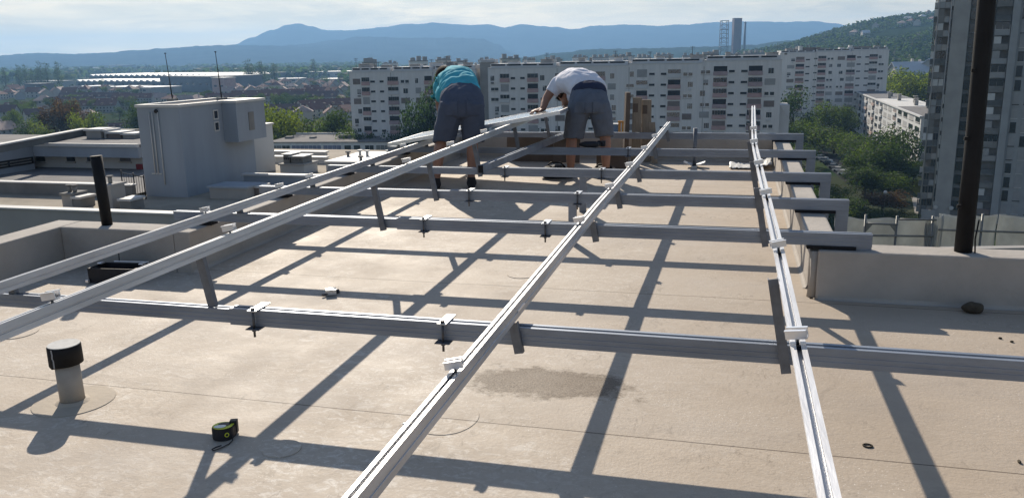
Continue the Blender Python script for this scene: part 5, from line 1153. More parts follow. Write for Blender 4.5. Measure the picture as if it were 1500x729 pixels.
# small trees scattered through the suburb
rnd = random.Random(77)
def scatter(n, x0, x1, y0, y1, h0, h1, label, group, leafs=('leaf_dark', 'leaf_green', 'leaf_blue')):
    items = sorted([(rnd.uniform(x0, x1), rnd.uniform(y0, y1)) for _ in range(n)])
    for i, (px, py) in enumerate(items):
        p = g(px, py); h = rnd.uniform(h0, h1); tree(rnd.choice((B, Wd)), rnd.choice(leafs), p.x, p.y, h, h*rnd.uniform(.7, 1.15), label, group, i*13+int(px))
scatter(26, 40, 110, 108, 122, 9, 17, 'bushy tree of the green belt below the left poplars', 'trees of the green belt below the left poplars', ('leaf_green', 'leaf_dark', 'leaf_lime'))
scatter(34, 0, 205, 130, 178, 7, 12, 'dark garden tree among the red-roofed houses at left', 'garden trees among the left houses')
scatter(40, 300, 520, 118, 168, 7, 12, 'dark garden tree among the houses behind the stair tower', 'garden trees behind the stair tower')
scatter(44, 330, 520, 98, 116, 10, 20, 'hazy tree on the plain behind the red roofs', 'hazy trees on the plain', ('leaf_blue', 'leaf_dark'))

# ================================================================== houses
HM = {}
def house_mesh(kind, roofk, wallk):
    key = (kind, roofk, wallk)
    if key in HM: return HM[key]
    Lh, Wh, hw, hr = {'gable': (11, 9, 5.2, 3.6), 'hip': (12, 11, 5.5, 3.2), 'terrace': (46, 10, 6.2, 4.2), 'small': (8, 7, 3.4, 2.8)}[kind]
    parts_ = []
    q = MB(); q.box(-Lh/2, Lh/2, -Wh/2, Wh/2, -.5, hw)
    if kind != 'hip':
        for x in (-Lh/2, Lh/2-.25): q.prism([(-Wh/2, hw+.001), (Wh/2, hw+.001), (0, hw+hr-.05)], Vector((x, 0, 0)), Vector((x+.25, 0, 0)), UY, UZ)
    parts_.append(('wall', q, wallk))
    q = MB(); e = .6
    if kind == 'hip': q.add([(-Lh/2-e, -Wh/2-e, hw-.2), (Lh/2+e, -Wh/2-e, hw-.2), (Lh/2+e, Wh/2+e, hw-.2), (-Lh/2-e, Wh/2+e, hw-.2), (-1.5, 0, hw+hr), (1.5, 0, hw+hr)], [(0, 1, 5, 4), (1, 2, 5), (2, 3, 4, 5), (3, 0, 4), (3, 2, 1, 0)])
    else: q.prism([(-Wh/2-e, hw-.25), (0, hw+hr), (Wh/2+e, hw-.25), (Wh/2+e, hw-.02), (0, hw+hr+.25), (-Wh/2-e, hw-.02)], Vector((-Lh/2-.4, 0, 0)), Vector((Lh/2+.4, 0, 0)), UY, UZ)
    parts_.append(('roof', q, roofk))
    nch = 4 if kind == 'terrace' else 1
    for k in range(nch):
        q = MB(); x = -Lh/2+Lh*(k+.6)/nch-.5; q.box(x, x+.7, .8, 1.5, hw+hr*.5, hw+hr+1.1); parts_.append(('chimney', q, 'cream'))
    nw = int(Lh/2.8)
    for s in (-1, 1):
        for fl in range(2 if hw > 4 else 1):
            for k in range(nw):
                q = MB(); x = -Lh/2+Lh*(k+.5)/nw; y = s*Wh/2; q.box(x-.55, x+.55, min(y-.03*s, y+.05*s), max(y-.03*s, y+.05*s), .9+fl*2.6, 2.2+fl*2.6); parts_.append(('window', q, 'glass'))
    if kind == 'terrace':
        for k in range(6):
            q = MB(); x = -Lh/2+Lh*(k+.5)/6; q.box(x-.9, x+.9, -Wh/2-.1, -1.2, hw+.6, hw+2.0); parts_.append(('dormer', q, 'pinktile'))
    out = []
    for nm, q, mk in parts_:
        me = bpy.data.meshes.new(nm); me.from_pydata([tuple(v) for v in q.v], [], q.f); bm = bmesh.new(); bm.from_mesh(me); bmesh.ops.recalc_face_normals(bm, faces=bm.faces); bm.to_mesh(me); bm.free(); me.materials.append(M[mk]); out.append((nm, me))
    HM[key] = out; return out
def house(kind, roofk, wallk, p, rz, s, label, group):
    t = thing('terraced_house' if kind == 'terrace' else 'dwelling_house', label, 'house', (p.x, p.y, GZ), rz, group); t.scale = (s, s, s)
    for nm, me in house_mesh(kind, roofk, wallk): o = bpy.data.objects.new(nm, me); COL.objects.link(o); o.parent = t
def hs(px, py, kind, roofk, wallk, rzd, s, label, group='houses of the left suburb'):
    house(kind, roofk, wallk, g(px, py), rzT+radians(rzd), s, label, group)
hs(6, 205, 'gable', 'pinktile', 'greywall', 75, 1.0, 'nearest house at the left edge with sunlit pale pink roof')
hs(36, 203, 'small', 'pinktile', 'cream', 20, 1.1, 'small pale house beside the yellow-green tree at left')
hs(12, 176, 'gable', 'browntile', 'greywall', 10, 1.1, 'grey-walled house with brown roof near the left edge')
hs(27, 158, 'terrace', 'redtile', 'greywall', 5, .45, 'house with broad dark red roof near the left edge')
hs(66, 158, 'hip', 'pinktile', 'cream', 15, 1.15, 'house with sunlit pale orange hipped roof at left')
hs(65, 170, 'gable', 'pinktile', 'cream', -20, .8, 'house with small faded roof below the pale orange hipped one')
hs(50, 178, 'gable', 'browntile', 'cream', 40, .9, 'brown-roofed house half hidden beside the dark red tree')
hs(130, 176, 'hip', 'pinktile', 'cream', 0, .8, 'house with pale hipped roof above the light green tree')
hs(175, 192, 'terrace', 'browntile', 'greywall', 3, .42, 'brown-roofed house left of the stair tower')
for i, (px, py, ro) in enumerate(((105, 158, 'browntile'), (135, 165, 'redtile'), (165, 161, 'redtile'), (120, 150, 'browntile'), (165, 150, 'browntile'), (200, 152, 'redtile'))):
    hs(px, py, 'terrace', ro, 'greywall', random.uniform(-4, 4), .85, '%s of the long terraced roofs left of the stair tower' % (ORD[i] if i else 'leftmost'), 'terraced houses left of the stair tower')
for i, (px, py, kd, ro) in enumerate(((235, 152, 'gable', 'pinktile'), (252, 154, 'hip', 'redtile'), (272, 156, 'gable', 'pinktile'), (290, 154, 'hip', 'pinktile'), (308, 150, 'gable', 'redtile'), (325, 160, 'gable', 'browntile'))):
    hs(px, py, kd, ro, 'cream', random.uniform(-40, 60), 1.0, 'house whose roof shows above the stair tower, %s of six' % nth(i), 'houses above the stair tower')
for i, (px, py, ro, s) in enumerate(((345, 156, 'redtile', 1.0), (385, 152, 'redtile', 1.05), (425, 150, 'redtile', 1.05), (455, 153, 'browntile', 1.0), (478, 166, 'redtile', .9), (420, 172, 'browntile', .8))):
    hs(px, py, 'terrace', ro, 'greywall' if i % 2 else 'cream', random.uniform(-5, 5)+(40 if i == 4 else 0), s, 'long dark red terrace right of the stair tower, %s of six' % nth(i), 'terraces right of the stair tower')
for i, (px, py, kd, ro) in enumerate(((462, 172, 'gable', 'redtile'), (487, 178, 'gable', 'redtile'), (505, 176, 'gable', 'redtile'), (500, 158, 'gable', 'pinktile'), (490, 150, 'hip', 'redtile'), (445, 176, 'hip', 'pinktile'))):
    hs(px, py, kd, ro, 'cream', random.uniform(20, 110), 1.0, 'red-roofed house close to the left pale block, %s of six' % nth(i), 'houses close to the left pale block')
k = 0
for row, (yy, x0, x1, st) in enumerate(((145, 0, 110, 17), (139, 20, 215, 15), (143, 335, 505, 15), (134, 330, 510, 19), (127, 400, 512, 18))):
    px = x0
    while px < x1:
        hs(px, yy+random.uniform(-2, 2), random.choice(('gable', 'hip', 'gable')), random.choice(('redtile', 'browntile', 'redtile', 'pinktile')), random.choice(('cream', 'greywall')), random.uniform(0, 180), random.uniform(.95, 1.3), 'small hazy house in the %s of distant roofs' % ('first row left', 'second row left', 'first row right of the stair tower', 'second row right of the stair tower', 'last row right of the stair tower')[row], 'small hazy houses, row %d' % (row+1)); px += st*random.uniform(.75, 1.3); k += 1
# ---- halls and sheds on the plain
def hall(label, pxa, pya, pxb, pyb, hgt, depth, wallk, roofk='metalroof', saw=0, name='warehouse', cat='warehouse', group='halls on the left plain'):
    a, b = g(pxa, pya), g(pxb, pyb); rz, Lw = frame(a, b); t = thing(name, label, cat, (a.x, a.y, GZ), rz, group)
    q = MB(); q.box(0, Lw, 0, depth, 0, hgt); q.build('wall', M[wallk], t, local=True)
    if saw:
        for i in range(saw):
            x0, x1 = Lw*i/saw, Lw*(i+1)/saw-.1; q = MB(); q.prism([(x0, hgt+.01), (x1, hgt+.01), (x0+(x1-x0)*.35, hgt+2.6)], Vector((0, -.5, 0)), Vector((0, depth+.5, 0)), UX, UZ); q.build('roof_bay', M[roofk], t, local=True)
    else:
        q = MB(); q.box(-.8, Lw+.8, -.8, depth+.8, hgt+.01, hgt+.8); q.build('roof', M[roofk], t, local=True)
    nw = max(2, int(Lw/14))
    for i in range(nw):
        q = MB(); x = Lw*(i+.3)/nw; q.box(x, x+5, -.06, .2, hgt*.45, hgt*.45+2); q.build('window', M['glass'], t, local=True)
    return t
hall('huge blue-grey warehouse with sawtooth roof on the left plain', 132, 123, 308, 124, 13, 120, 'hall', saw=22)
hall('lower sawtooth warehouse before the huge blue-grey one, left part', 112, 129, 232, 129.5, 9, 55, 'hall', saw=14)
hall('dark blank front hall right of the sawtooth warehouses', 236, 133, 309, 135, 17, 70, 'hall', 'hall')
hall('white-roofed shed before the sawtooth halls, left one', 148, 137, 183, 137.5, 7, 40, 'greywall')
hall('white-roofed shed before the sawtooth halls, right one', 188, 138, 222, 138.5, 7, 40, 'greywall')
hall('pale low shed left of the white-roofed pair', 105, 136, 128, 136.5, 7, 35, 'greywall')
hall('round-backed grey hall in the green belt at left', 32, 127, 70, 128, 8, 40, 'greywall', 'greywall')
hall('dark blue-grey shed below the green belt at left', 38, 141, 60, 141, 13, 20, 'hall', 'hall')
hall('pinkish office block right of the dark blank hall', 312, 138, 330, 138.5, 17, 14, 'loggia', 'coping')
hall('long blue-grey hall behind the poplars', 306, 118, 400, 117.5, 12, 50, 'hall', 'concrete')
hall('long pale hall right of the poplars', 402, 116, 512, 114, 11, 60, 'wall_white2', 'coping')
hall('low white-roofed shed far right of the poplars', 405, 122, 440, 121.5, 6, 30, 'concrete')
hall('white-roofed shed next to the left pale block', 470, 124, 512, 123.5, 7, 40, 'concrete', 'coping')
hall('distant long dark hall above the warehouse, left', 96, 106, 142, 106, 14, 60, 'hall', 'hall')
hall('distant dark hall above the warehouse, right', 150, 103.5, 178, 103.5, 20, 60, 'hall', 'hall')
hall('distant pale hall at far left behind the poplars', 66, 110, 100, 110, 10, 60, 'wall_white2', 'coping')
# ---- city behind the pale blocks
rnd = random.Random(21)
spec = [(640, 88, 20, 3), (668, 90, 16, 4), (700, 88, 22, 3), (735, 87, 26, 3), (765, 88, 18, 4), (800, 87, 24, 3), (838, 86, 20, 5), (868, 85, 26, 4), (900, 84, 30, 6), (935, 84, 20, 3), (962, 82, 24, 5), (1000, 81, 26, 4), (1030, 80, 22, 5), (1068, 79, 30, 3), (1100, 78, 26, 4), (1160, 74, 30, 3), (560, 92, 20, 3), (600, 91, 26, 3), (530, 93, 18, 3)]
for i, (px, yt, wpx, dd) in enumerate(sorted(spec)):
    D = rnd.uniform(520, 900); a = at(px, hor(px), D); wm = wpx*D/F; zt = 1.4-(yt-hor(px))*D/F + rnd.uniform(-1, 1)
    t = thing('apartment_block', 'distant city block rising behind the pale blocks\' roofs, %s of nineteen' % (nth(i)), 'apartment block', (a.x, a.y, GZ), rzT+rnd.uniform(-.2, .2), 'distant city blocks')
    wk = rnd.choice(('wall_white', 'wall_white2', 'greywall', 'concrete', 'cream')); q = MB(); q.box(0, wm, 0, 14, 0, zt-GZ); q.build('wall', M[wk], t, local=True)
    q = MB(); q.box(-.2, wm+.2, -.2, 14.2, zt-GZ+.002, zt-GZ+.6); q.build('roof_edge', M['concrete_d'], t, local=True)
    for k in range(3): q = MB(); x = wm*(k+.2)/3; q.box(x, x+3, 4, 8, zt-GZ+.602, zt-GZ+rnd.uniform(1.5, 3.5)); q.build('roof_hut', M['concrete'], t, local=True)
    for fl in range(3): q = MB(); glassgrid(q, .5, wm-.5, zt-GZ-3.2-3*fl, zt-GZ-1.4-3*fl, max(3, int(wm/3)), -.05, .1, .6); q.build('window', M['glass'], t, local=True)
# ---- power station on the skyline
def far(px, D): p = at(px, hor(px), D); return Vector((p.x, p.y, GZ))
def topz(px, py, D): return 1.4+(hor(px)-py)*D/F
D = 1900; p = far(1061, D); zt = topz(1061, 33, D); w_ = 10*D/F
t = thing('lattice_tower', 'blue steel lattice tower on the skyline left of the broad stack', 'lattice tower', p, rzT, None); Hh = zt-GZ
for (x, y) in ((-w_/2, 0), (w_/2, 0), (-w_/2, w_), (w_/2, w_)): q = MB(); q.tube([(x*1.08, y, 0), (x*.92, y, Hh)], .8, 6); q.build('leg', M['hall'], t, local=True)
for k in range(8):
    z = Hh*(.36+.64*k/7); q = MB()
    for (x0, y0, x1, y1) in ((-w_/2, 0, w_/2, 0), (-w_/2, w_, w_/2, w_), (-w_/2, 0, -w_/2, w_), (w_/2, 0, w_/2, w_)): q.tube([(x0, y0, z), (x1, y1, z)], .9 if k in (1, 3, 5) else .5, 6)
    q.build('cross_frame', M['hall'], t, local=True)
    if k < 7:
        q = MB(); z2 = Hh*(.36+.64*(k+1)/7); q.tube([(-w_/2, 0, z), (w_/2, 0, z2)], .35, 5); q.tube([(w_/2, w_, z), (-w_/2, w_, z2)], .35, 5); q.build('brace', M['hall'], t, local=True)
M['stack'] = mat('mauve_concrete', (.20,.15,.16), .85, 0, .08, .02)
p = far(1079.5, 1850); zt = topz(1079, 29.5, 1850); w_ = 11.0*1850/F
t = thing('concrete_tower', 'broad mauve square tower on the skyline above the pale block', 'tower', p, rzT); q = MB(); q.box(-w_/2, w_/2, 0, w_, 0, zt-GZ-1); q.build('shaft', M['stack'], t, local=True); q = MB(); q.box(-w_/2-.3, w_/2+.3, -.3, w_+.3, zt-GZ-.99, zt-GZ); q.build('crown_rim', M['concrete_d'], t, local=True)
p = far(1090, 1880); zt = topz(1090, 35, 1880); t = thing('factory_chimney', 'thin dark chimney on the skyline right of the broad tower', 'chimney', p, rzT); q = MB(); q.tube([(0, 0, 0), (0, 0, zt-GZ-2)], [3.0, 2.2], 16); q.build('shaft', M['hall'], t, local=True); q = MB(); q.tube([(0, 0, zt-GZ-1.99), (0, 0, zt-GZ)], [2.5, 2.4], 16); q.build('rim', M['concrete_d'], t, local=True)

# ================================================================== hills
M['hill_far'] = mat('far_hillside', (.030,.038,.032), 1.0, 0, .45, .006, spec=0.0)
M['hill_near'] = mat('wooded_hillside', (.026,.040,.018), 1.0, 0, .35, .02, 0, spec=0.0)
def ridge(name, prof, D0, D1, mk, seed, rough=.05, n=240, m_=26):
    """prof: crest line in photo pixels; the crest stands at distance D1, the foot at D0"""
    xs = [p[0] for p in prof]; vs = []
    def crest(px):
        for (xa, ya), (xb, yb) in zip(prof, prof[1:]):
            if xa <= px <= xb: u = (px-xa)/(xb-xa); u = u*u*(3-2*u); return ya+(yb-ya)*u
        return prof[-1][1]
    Dc = D0+(D1*1.25-D0)*.8
    for j in range(m_+1):
        v = j/m_
        for i in range(n+1):
            px = xs[0]+(xs[-1]-xs[0])*i/n; hz = (hor(px)-crest(px)+(1.0*noise.noise(Vector((px*.11, seed, v*3)))+.5*noise.noise(Vector((px*.31, seed, v*5)))))*Dc/F+1.4-GZ
            if v <= .8: s = v/.8; k = s*s*(3-2*s)*(.55+.45*s)
            else: k = 1-((v-.8)/.2)**1.5*.9
            Dd = D0+(D1*1.25-D0)*v; p = at(px, hor(px), 1000.0); dr = Vector((p.x, p.y, 0)).normalized(); c = dr.dot(FW); base = dr*(Dd/c)
            nz = noise.fractal(Vector((base.x*.0016+seed, base.y*.0016, 0)), 1.0, 2.0, 5)
            z = max(0, hz*k*(1+rough*4*nz*(1-abs(s*2-1) if v <= .8 else 0))) if v <= .8 else hz*k
            vs.append(Vector((base.x, base.y, GZ-1+z)))
    q = MB(); q.add(vs, [(j*(n+1)+i, j*(n+1)+i+1, (j+1)*(n+1)+i+1, (j+1)*(n+1)+i) for j in range(m_) for i in range(n)], True); o = q.build(name, M[mk]); return tag(o, kind='structure')
ridge('far_mountains', [(280, 96), (320, 76), (345, 66), (372, 56), (400, 46.5), (425, 39.5), (440, 37), (456, 40), (480, 46), (510, 47), (535, 45), (560, 42), (600, 38), (640, 36), (680, 39), (715, 38), (740, 42), (765, 38), (815, 42), (840, 45), (870, 40), (920, 38), (960, 40), (1000, 38), (1050, 34.5), (1100, 33.5), (1140, 34.5), (1170, 34), (1190, 33), (1215, 36), (1240, 39), (1300, 45), (1400, 52), (1520, 60)], 6000, 7000, 'hill_far', 3)
ridge('middle_hills', [(330, 90), (380, 72), (440, 66), (490, 60), (535, 55), (570, 56), (605, 57), (660, 56.5), (707, 58), (728, 65), (745, 75), (770, 86)], 4700, 5300, 'hill_far', 9)
ridge('low_hills', [(-120, 84), (0, 81.5), (35, 79), (70, 78), (110, 79.5), (150, 78), (190, 75), (250, 71), (300, 68), (340, 66.5), (400, 67.5), (460, 69), (540, 74), (640, 79), (760, 80)], 4300, 4900, 'hill_far', 15)
ridge('low_woods', [(760, 84), (820, 77), (870, 72), (920, 71), (980, 70), (1040, 68), (1100, 66), (1150, 60), (1200, 58)], 2300, 2900, 'hill_near', 22, .08)
# wooded hill on the right
prof = [(1060, 76), (1100, 73), (1130, 68), (1160, 62), (1190, 53), (1225, 46), (1245, 41), (1262, 36), (1290, 31), (1320, 26), (1350, 21), (1385, 15), (1440, 8), (1540, 0)]
def crest2(px):
    for (xa, ya), (xb, yb) in zip(prof, prof[1:]):
        if xa <= px <= xb: return ya+(yb-ya)*(px-xa)/(xb-xa)
    return prof[-1][1]
def hill_pt(px, v):      # v 0 foot .. 1 crest
    Dd = 640+(1750-640)*v; p = at(px, hor(px), 1000.0); dr = Vector((p.x, p.y, 0)).normalized(); base = dr*(Dd/dr.dot(FW))
    hz = (hor(px)-crest2(px)-3)*1750/F+1.4-GZ; s = min(v, 1); k = (s**1.25)*(1.0-.0*s)
    z = hz*k+6*noise.noise(Vector((base.x*.004, base.y*.004, 1)))*(1-abs(2*s-1)); return Vector((base.x, base.y, GZ-.8+max(0, z)))
n, m_ = 150, 60; vs = []
for j in range(m_+1):
    v = j/m_*1.15
    for i in range(n+1):
        px = 1060+(1540-1060)*i/n; p = hill_pt(px, min(v, 1.0)) if v <= 1 else hill_pt(px, 1.0)+Vector((hill_pt(px, 1).x, hill_pt(px, 1).y, 0)).normalized()*(v-1)*2500+Vector((0, 0, -(v-1)*200)); vs.append(p)
q = MB(); q.add(vs, [(j*(n+1)+i, j*(n+1)+i+1, (j+1)*(n+1)+i+1, (j+1)*(n+1)+i) for j in range(m_) for i in range(n)], True); tag(q.build('wooded_hill', M['hill_near']), kind='structure')
# its forest: one mass of crowns nobody could count
rnd = random.Random(31); V = []; Fc = []
for _ in range(6800):
    px = rnd.uniform(1080, 1400); v = rnd.random()**.8
    p = hill_pt(px, v); cl_ = noise.noise(Vector((p.x*.006, p.y*.006, 7)))
    if cl_ < -.42 and v < .93: continue
    h = rnd.uniform(6, 14)*(.75+.5*cl_); r = h*rnd.uniform(.35, .55)
    for _k in range(9):
        d = Vector((rnd.gauss(0, 1), rnd.gauss(0, 1), abs(rnd.gauss(0, 1)))).normalized(); c = p+Vector((d.x*r, d.y*r, h*.35+d.z*h*.6)); nr = (d+Vector((rnd.gauss(0, .4), rnd.gauss(0, .4), rnd.gauss(0, .4)))).normalized(); a = nr.orthogonal().normalized(); b = nr.cross(a); s = r*rnd.uniform(.35, .6); k0 = len(V)
        V += [c+a*s, c+b*s+nr*s*.2, c-a*s, c-b*s]; Fc.append((k0, k0+1, k0+2, k0+3))
me = bpy.data.meshes.new('hillside_forest'); me.from_pydata([tuple(v) for v in V], [], Fc); me.materials.append(M['leaf_dark']); me.update(); o = bpy.data.objects.new('hillside_forest', me); COL.objects.link(o); tag(o, 'dense dark wood covering the hill at right', None, None, 'stuff')
# houses on that hill
for i, (px, v, kd, ro) in enumerate(((1250, .78, 'hip', 'pinktile'), (1266, .72, 'gable', 'metalroof'), (1280, .83, 'gable', 'pinktile'), (1318, .80, 'hip', 'pinktile'), (1326, .88, 'gable', 'metalroof'), (1332, .82, 'hip', 'redtile'), (1340, .77, 'gable', 'pinktile'), (1347, .88, 'hip', 'metalroof'), (1355, .95, 'gable', 'pinktile'), (1362, .80, 'hip', 'redtile'))):
    p = hill_pt(px, v); t = thing('hill_house', 'pale house on the wooded hill at right, %s of ten' % nth(i), 'house', p+Vector((0, 0, 2)), rnd.uniform(0, 3), 'houses on the wooded hill'); t.scale = (1.1, 1.1, 1.1)
    for nm, me in house_mesh(kd, ro, 'cream'): o = bpy.data.objects.new(nm, me); COL.objects.link(o); o.parent = t
for i, (px, v, s) in enumerate(((1336, .045, 2.6), (1350, .06, 2.4), (1372, .05, 2.8), (1312, .055, 1.6))):
    p = hill_pt(px, v); t = thing('hill_house', 'large pale-roofed house at the hill foot beside the tower, %s of four' % nth(i), 'house', p+Vector((0, 0, 1)), rzT+.4*i, 'white-roofed houses at the hill foot'); t.scale = (s, s, s)
    for nm, me in house_mesh('gable', 'metalroof', 'cream'): o = bpy.data.objects.new(nm, me); COL.objects.link(o); o.parent = t
# wooded belts on the plain
V = []; Fc = []
def belt(px0, px1, D0, D1, n_, h0, h1):
    for _ in range(n_):
        px = rnd.uniform(px0, px1); D_ = rnd.uniform(D0, D1); p = at(px, hor(px), D_); p.z = GZ
        if noise.noise(Vector((p.x*.003, p.y*.0015, 4))) < -.05: continue
        h = rnd.uniform(h0, h1); r = h*.55
        for _k in range(6):
            d = Vector((rnd.gauss(0, 1), rnd.gauss(0, 1), abs(rnd.gauss(0, 1)))).normalized(); c = p+Vector((d.x*r, d.y*r, h*.3+d.z*h*.6)); nr = (d+Vector((rnd.gauss(0, .4), rnd.gauss(0, .4), rnd.gauss(0, .4)))).normalized(); a = nr.orthogonal().normalized(); b = nr.cross(a); s = r*rnd.uniform(.5, .8); k0 = len(V)
            V.extend([c+a*s, c+b*s+nr*s*.2, c-a*s, c-b*s]); Fc.append((k0, k0+1, k0+2, k0+3))
belt(-40, 560, 1500, 4200, 5200, 9, 20); belt(500, 1160, 950, 2600, 2600, 9, 18)
me = bpy.data.meshes.new('distant_wood'); me.from_pydata([tuple(v) for v in V], [], Fc); me.materials.append(M['leaf_blue']); me.update(); o = bpy.data.objects.new('distant_wood', me); COL.objects.link(o); tag(o, 'hazy belts of woodland on the distant plain', None, None, 'stuff')

# ================================================================== cars, lamp
M['car_white'] = mat('white_car_paint', (.62,.63,.64), .3, .1, .03, 1); M['car_silver'] = mat('silver_car_paint', (.34,.35,.37), .3, .5, .03, 1); M['car_dark'] = mat('dark_car_paint', (.025,.03,.045), .3, .2, .03, 1); M['car_red'] = mat('red_car_paint', (.20,.02,.02), .3, .1, .03, 1)
CM = {}
def car_parts():
    if CM: return CM
    q = MB(); prof = [(-2.1, .32), (-2.12, .62), (-2.0, .86), (-1.15, .95), (.95, .97), (1.75, .86), (2.08, .66), (2.1, .36)]
    q.prism(prof, Vector((0, -.86, 0)), Vector((0, .86, 0)), UX, UZ); CM['body'] = q
    q = MB(); lo = [(-1.9, .9), (-1.45, 1.36), (.15, 1.42), (1.0, .95)]; q.add([(x, s*.80, z) for s in (-1, 1) for x, z in (lo[0], lo[3])]+[(x, s*.60, z) for s in (-1, 1) for x, z in (lo[1], lo[2])], [(0, 1, 5, 4), (2, 3, 7, 6), (0, 4, 6, 2), (1, 3, 7, 5)]); CM['windows'] = q
    q = MB(); q.bevbox(-1.46, .17, -.61, .61, 1.37, 1.44, .02); CM['roof'] = q
    for k, (x, y) in enumerate(((-1.3, -.8), (1.3, -.8), (-1.3, .8), (1.3, .8))): q = MB(); q.tube([(x, y-.1, .32), (x, y+.1, .32)], .32, 14); CM['wheel%d' % k] = q
    return CM
CMM = {}
def car(p, rz, paint, label):
    t = thing('parked_car', label, 'car', p, rz, 'cars parked between the trees')
    for nm, q in car_parts().items():
        mk = 'glass' if nm == 'windows' else 'rubber' if nm.startswith('wheel') else paint; key = (nm, mk)
        if key not in CMM:
            me = bpy.data.meshes.new(nm); me.from_pydata([tuple(v) for v in q.v], [], q.f); bm = bmesh.new(); bm.from_mesh(me); bmesh.ops.recalc_face_normals(bm, faces=bm.faces); bm.to_mesh(me); bm.free(); me.materials.append(M[mk]); CMM[key] = me
        o = bpy.data.objects.new('wheel' if nm.startswith('wheel') else 'cabin_windows' if nm == 'windows' else 'car_roof' if nm == 'roof' else 'body', CMM[key]); COL.objects.link(o); o.parent = t
ca, cb = g(1192, 226), g(1246, 262); n = 9
for i in range(n):
    p = ca.lerp(cb, i/(n-1)); p.z = GZ+.055; d = cb-ca; car(p, atan2(d.y, d.x)+radians(62), ('car_dark', 'car_silver', 'car_white', 'car_silver', 'car_dark', 'car_silver', 'car_white', 'car_white', 'car_dark')[i], '%s car in the slanted row among trees, %s from its far end' % (('dark', 'silver', 'white', 'silver', 'dark', 'silver', 'white', 'white', 'dark')[i], ('first', 'second', 'third', 'fourth', 'fifth', 'sixth', 'seventh', 'eighth', 'ninth')[i]))
ca, cb = g(1232, 228), g(1262, 246)
for i in range(4):
    p = ca.lerp(cb, i/3); p.z = GZ+.055; d = cb-ca; car(p, atan2(d.y, d.x)+radians(62), ('car_silver', 'car_dark', 'car_silver', 'car_dark')[i], '%s car in the second short row of parked cars, %s of four' % (('silver', 'dark', 'silver', 'dark')[i], nth(i)))
p = g(1294, 316); zt = hit_y(1293.5, 281.5, p.y).z
t = thing('street_lamp', 'street lamp with white globe among the trees at right', 'street lamp', p)
q = MB(); q.tube([(p.x, p.y, GZ), (p.x, p.y, zt-.3)], [.09, .06], 8); q.build('post', M['concrete_d'], t); q = MB(); q.ell((p.x, p.y, zt), (.42, .42, .42)); q.build('globe', M['coping'], t)
# ================================================================== haze
hz = MB(); hz.box(-9700, 9700, -9700, 9700, GZ-1, 330); hm = bpy.data.materials.new('haze'); hm.use_nodes = True; nt = hm.node_tree; nt.nodes.clear()
ou = nt.nodes.new('ShaderNodeOutputMaterial'); pv = nt.nodes.new('ShaderNodeVolumePrincipled'); pv.inputs['Color'].default_value = (.32, .60, 1.0, 1); pv.inputs['Density'].default_value = .000135; pv.inputs['Anisotropy'].default_value = .25
nt.links.new(pv.outputs[0], ou.inputs['Volume']); o = hz.build('haze', hm); tag(o, kind='stuff')
# ------------------------------------------------------------------ light, sky, haze, view
SAZ, SEL = radians(29.7), radians(31.8)     # sun: 29.7 deg left of +Y, 31.8 deg up
sd_ = Vector((-sin(SAZ)*cos(SEL), cos(SAZ)*cos(SEL), sin(SEL)))
sl = bpy.data.lights.new('sun', 'SUN'); sl.energy = 5.0; sl.angle = radians(.55); sl.color = (1.0, .90, .76)
so_ = bpy.data.objects.new('sun', sl); COL.objects.link(so_); so_.rotation_euler = sd_.to_track_quat('Z', 'Y').to_euler(); so_.location = sd_*60
w = bpy.data.worlds.new('World'); scene.world = w; w.use_nodes = True; nt = w.node_tree; L = nt.links.new
bg = nt.nodes['Background']; bg.inputs['Strength'].default_value = .10
sky = nt.nodes.new('ShaderNodeTexSky'); sky.sky_type = 'NISHITA'; sky.sun_disc = False; sky.sun_elevation = SEL; sky.sun_rotation = -SAZ; sky.air_density = 1.0; sky.dust_density = .6; sky.altitude = 150
tc = nt.nodes.new('ShaderNodeTexCoord'); sp = nt.nodes.new('ShaderNodeSeparateXYZ'); L(tc.outputs['Generated'], sp.inputs[0])
def cl(scale, st, d, r, loc=(0, 0, 0)):
    mp = nt.nodes.new('ShaderNodeMapping'); mp.inputs['Scale'].default_value = st; mp.inputs['Location'].default_value = loc; L(tc.outputs['Generated'], mp.inputs[0])
    n_ = nt.nodes.new('ShaderNodeTexNoise'); n_.inputs['Scale'].default_value = scale; n_.inputs['Detail'].default_value = d; n_.inputs['Roughness'].default_value = r; n_.inputs['Distortion'].default_value = .4; L(mp.outputs[0], n_.inputs['Vector']); return n_.outputs[0]
def mr(x, a, b, c=0., d=1.):
    r = nt.nodes.new('ShaderNodeMapRange'); r.inputs[1].default_value = a; r.inputs[2].default_value = b; r.inputs[3].default_value = c; r.inputs[4].default_value = d; L(x, r.inputs[0]); return r.outputs[0]
def mth(op, a, b):
    x = nt.nodes.new('ShaderNodeMath'); x.operation = op
    for i, v in enumerate((a, b)):
        if isinstance(v, (int, float)): x.inputs[i].default_value = v
        else: L(v, x.inputs[i])
    return x.outputs[0]
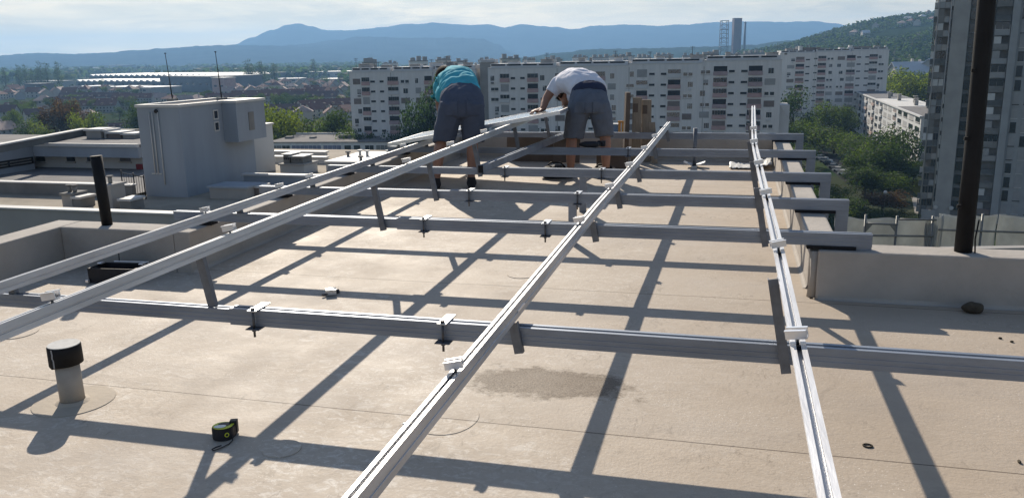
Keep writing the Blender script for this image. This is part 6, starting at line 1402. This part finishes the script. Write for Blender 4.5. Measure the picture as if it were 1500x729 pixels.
def mx(f, a, b):
    x = nt.nodes.new('ShaderNodeMix'); x.data_type = 'RGBA'
    if isinstance(f, (int, float)): x.inputs[0].default_value = f
    else: L(f, x.inputs[0])
    for k, v in ((6, a), (7, b)):
        if isinstance(v, tuple): x.inputs[k].default_value = (*v, 1)
        else: L(v, x.inputs[k])
    return x.outputs[2]
deck = mr(cl(3.2, (1, 1, 9), 7, .58, (.3, .1, .2)), .36, .62)
puff = mr(cl(7, (1, 1, 7), 8, .6, (1.3, .4, .0)), .42, .62)
cloud = mx(puff, (.64, .69, .75), (1.14, 1.11, 1.05))
blue = (.78, .84, .90)
band = mx(deck, blue, cloud)
lowf = mr(sp.outputs[2], .08, .30, 1.0, 0.0)
f_ = mth('MULTIPLY', lowf, .93)
highcl = mth('MULTIPLY', mr(cl(2.2, (1, 1, 2.5), 7, .6), .5, .7), .25)
skyc = mx(highcl, sky.outputs[0], (4.0, 4.1, 4.2))
dt = nt.nodes.new('ShaderNodeVectorMath'); dt.operation = 'DOT_PRODUCT'; dt.inputs[1].default_value = (-sin(SAZ), cos(SAZ), 0); L(tc.outputs['Generated'], dt.inputs[0])
low = mr(sp.outputs[2], .0, .075)
tint = mx(low, (16.5, 12.6, 6.4), (10.0, 8.9, 7.0))
tm_ = nt.nodes.new('ShaderNodeVectorMath'); tm_.operation = 'MULTIPLY'; L(band, tm_.inputs[0]); L(tint, tm_.inputs[1]); band = tm_.outputs[0]
glow = mr(dt.outputs['Value'], .55, 1.0, .80, 1.08); gl = nt.nodes.new('ShaderNodeVectorMath'); gl.operation = 'SCALE'; L(band, gl.inputs[0]); L(glow, gl.inputs['Scale'])
L(mx(f_, skyc, gl.outputs[0]), bg.inputs['Color'])
scene.view_settings.view_transform = 'Standard'; scene.view_settings.look = 'None'; scene.view_settings.gamma = 1; scene.view_settings.exposure = 0.22; scene.view_settings.use_curve_mapping = False
scene.render.engine = 'CYCLES'; scene.cycles.use_denoising = True
try: scene.cycles.denoiser = 'OPENIMAGEDENOISE'
except Exception: pass
scene.cycles.max_bounces = 5; scene.cycles.diffuse_bounces = 2; scene.cycles.glossy_bounces = 3; scene.cycles.volume_bounces = 0; scene.cycles.transmission_bounces = 2; scene.cycles.caustics_reflective = False; scene.cycles.caustics_refractive = False
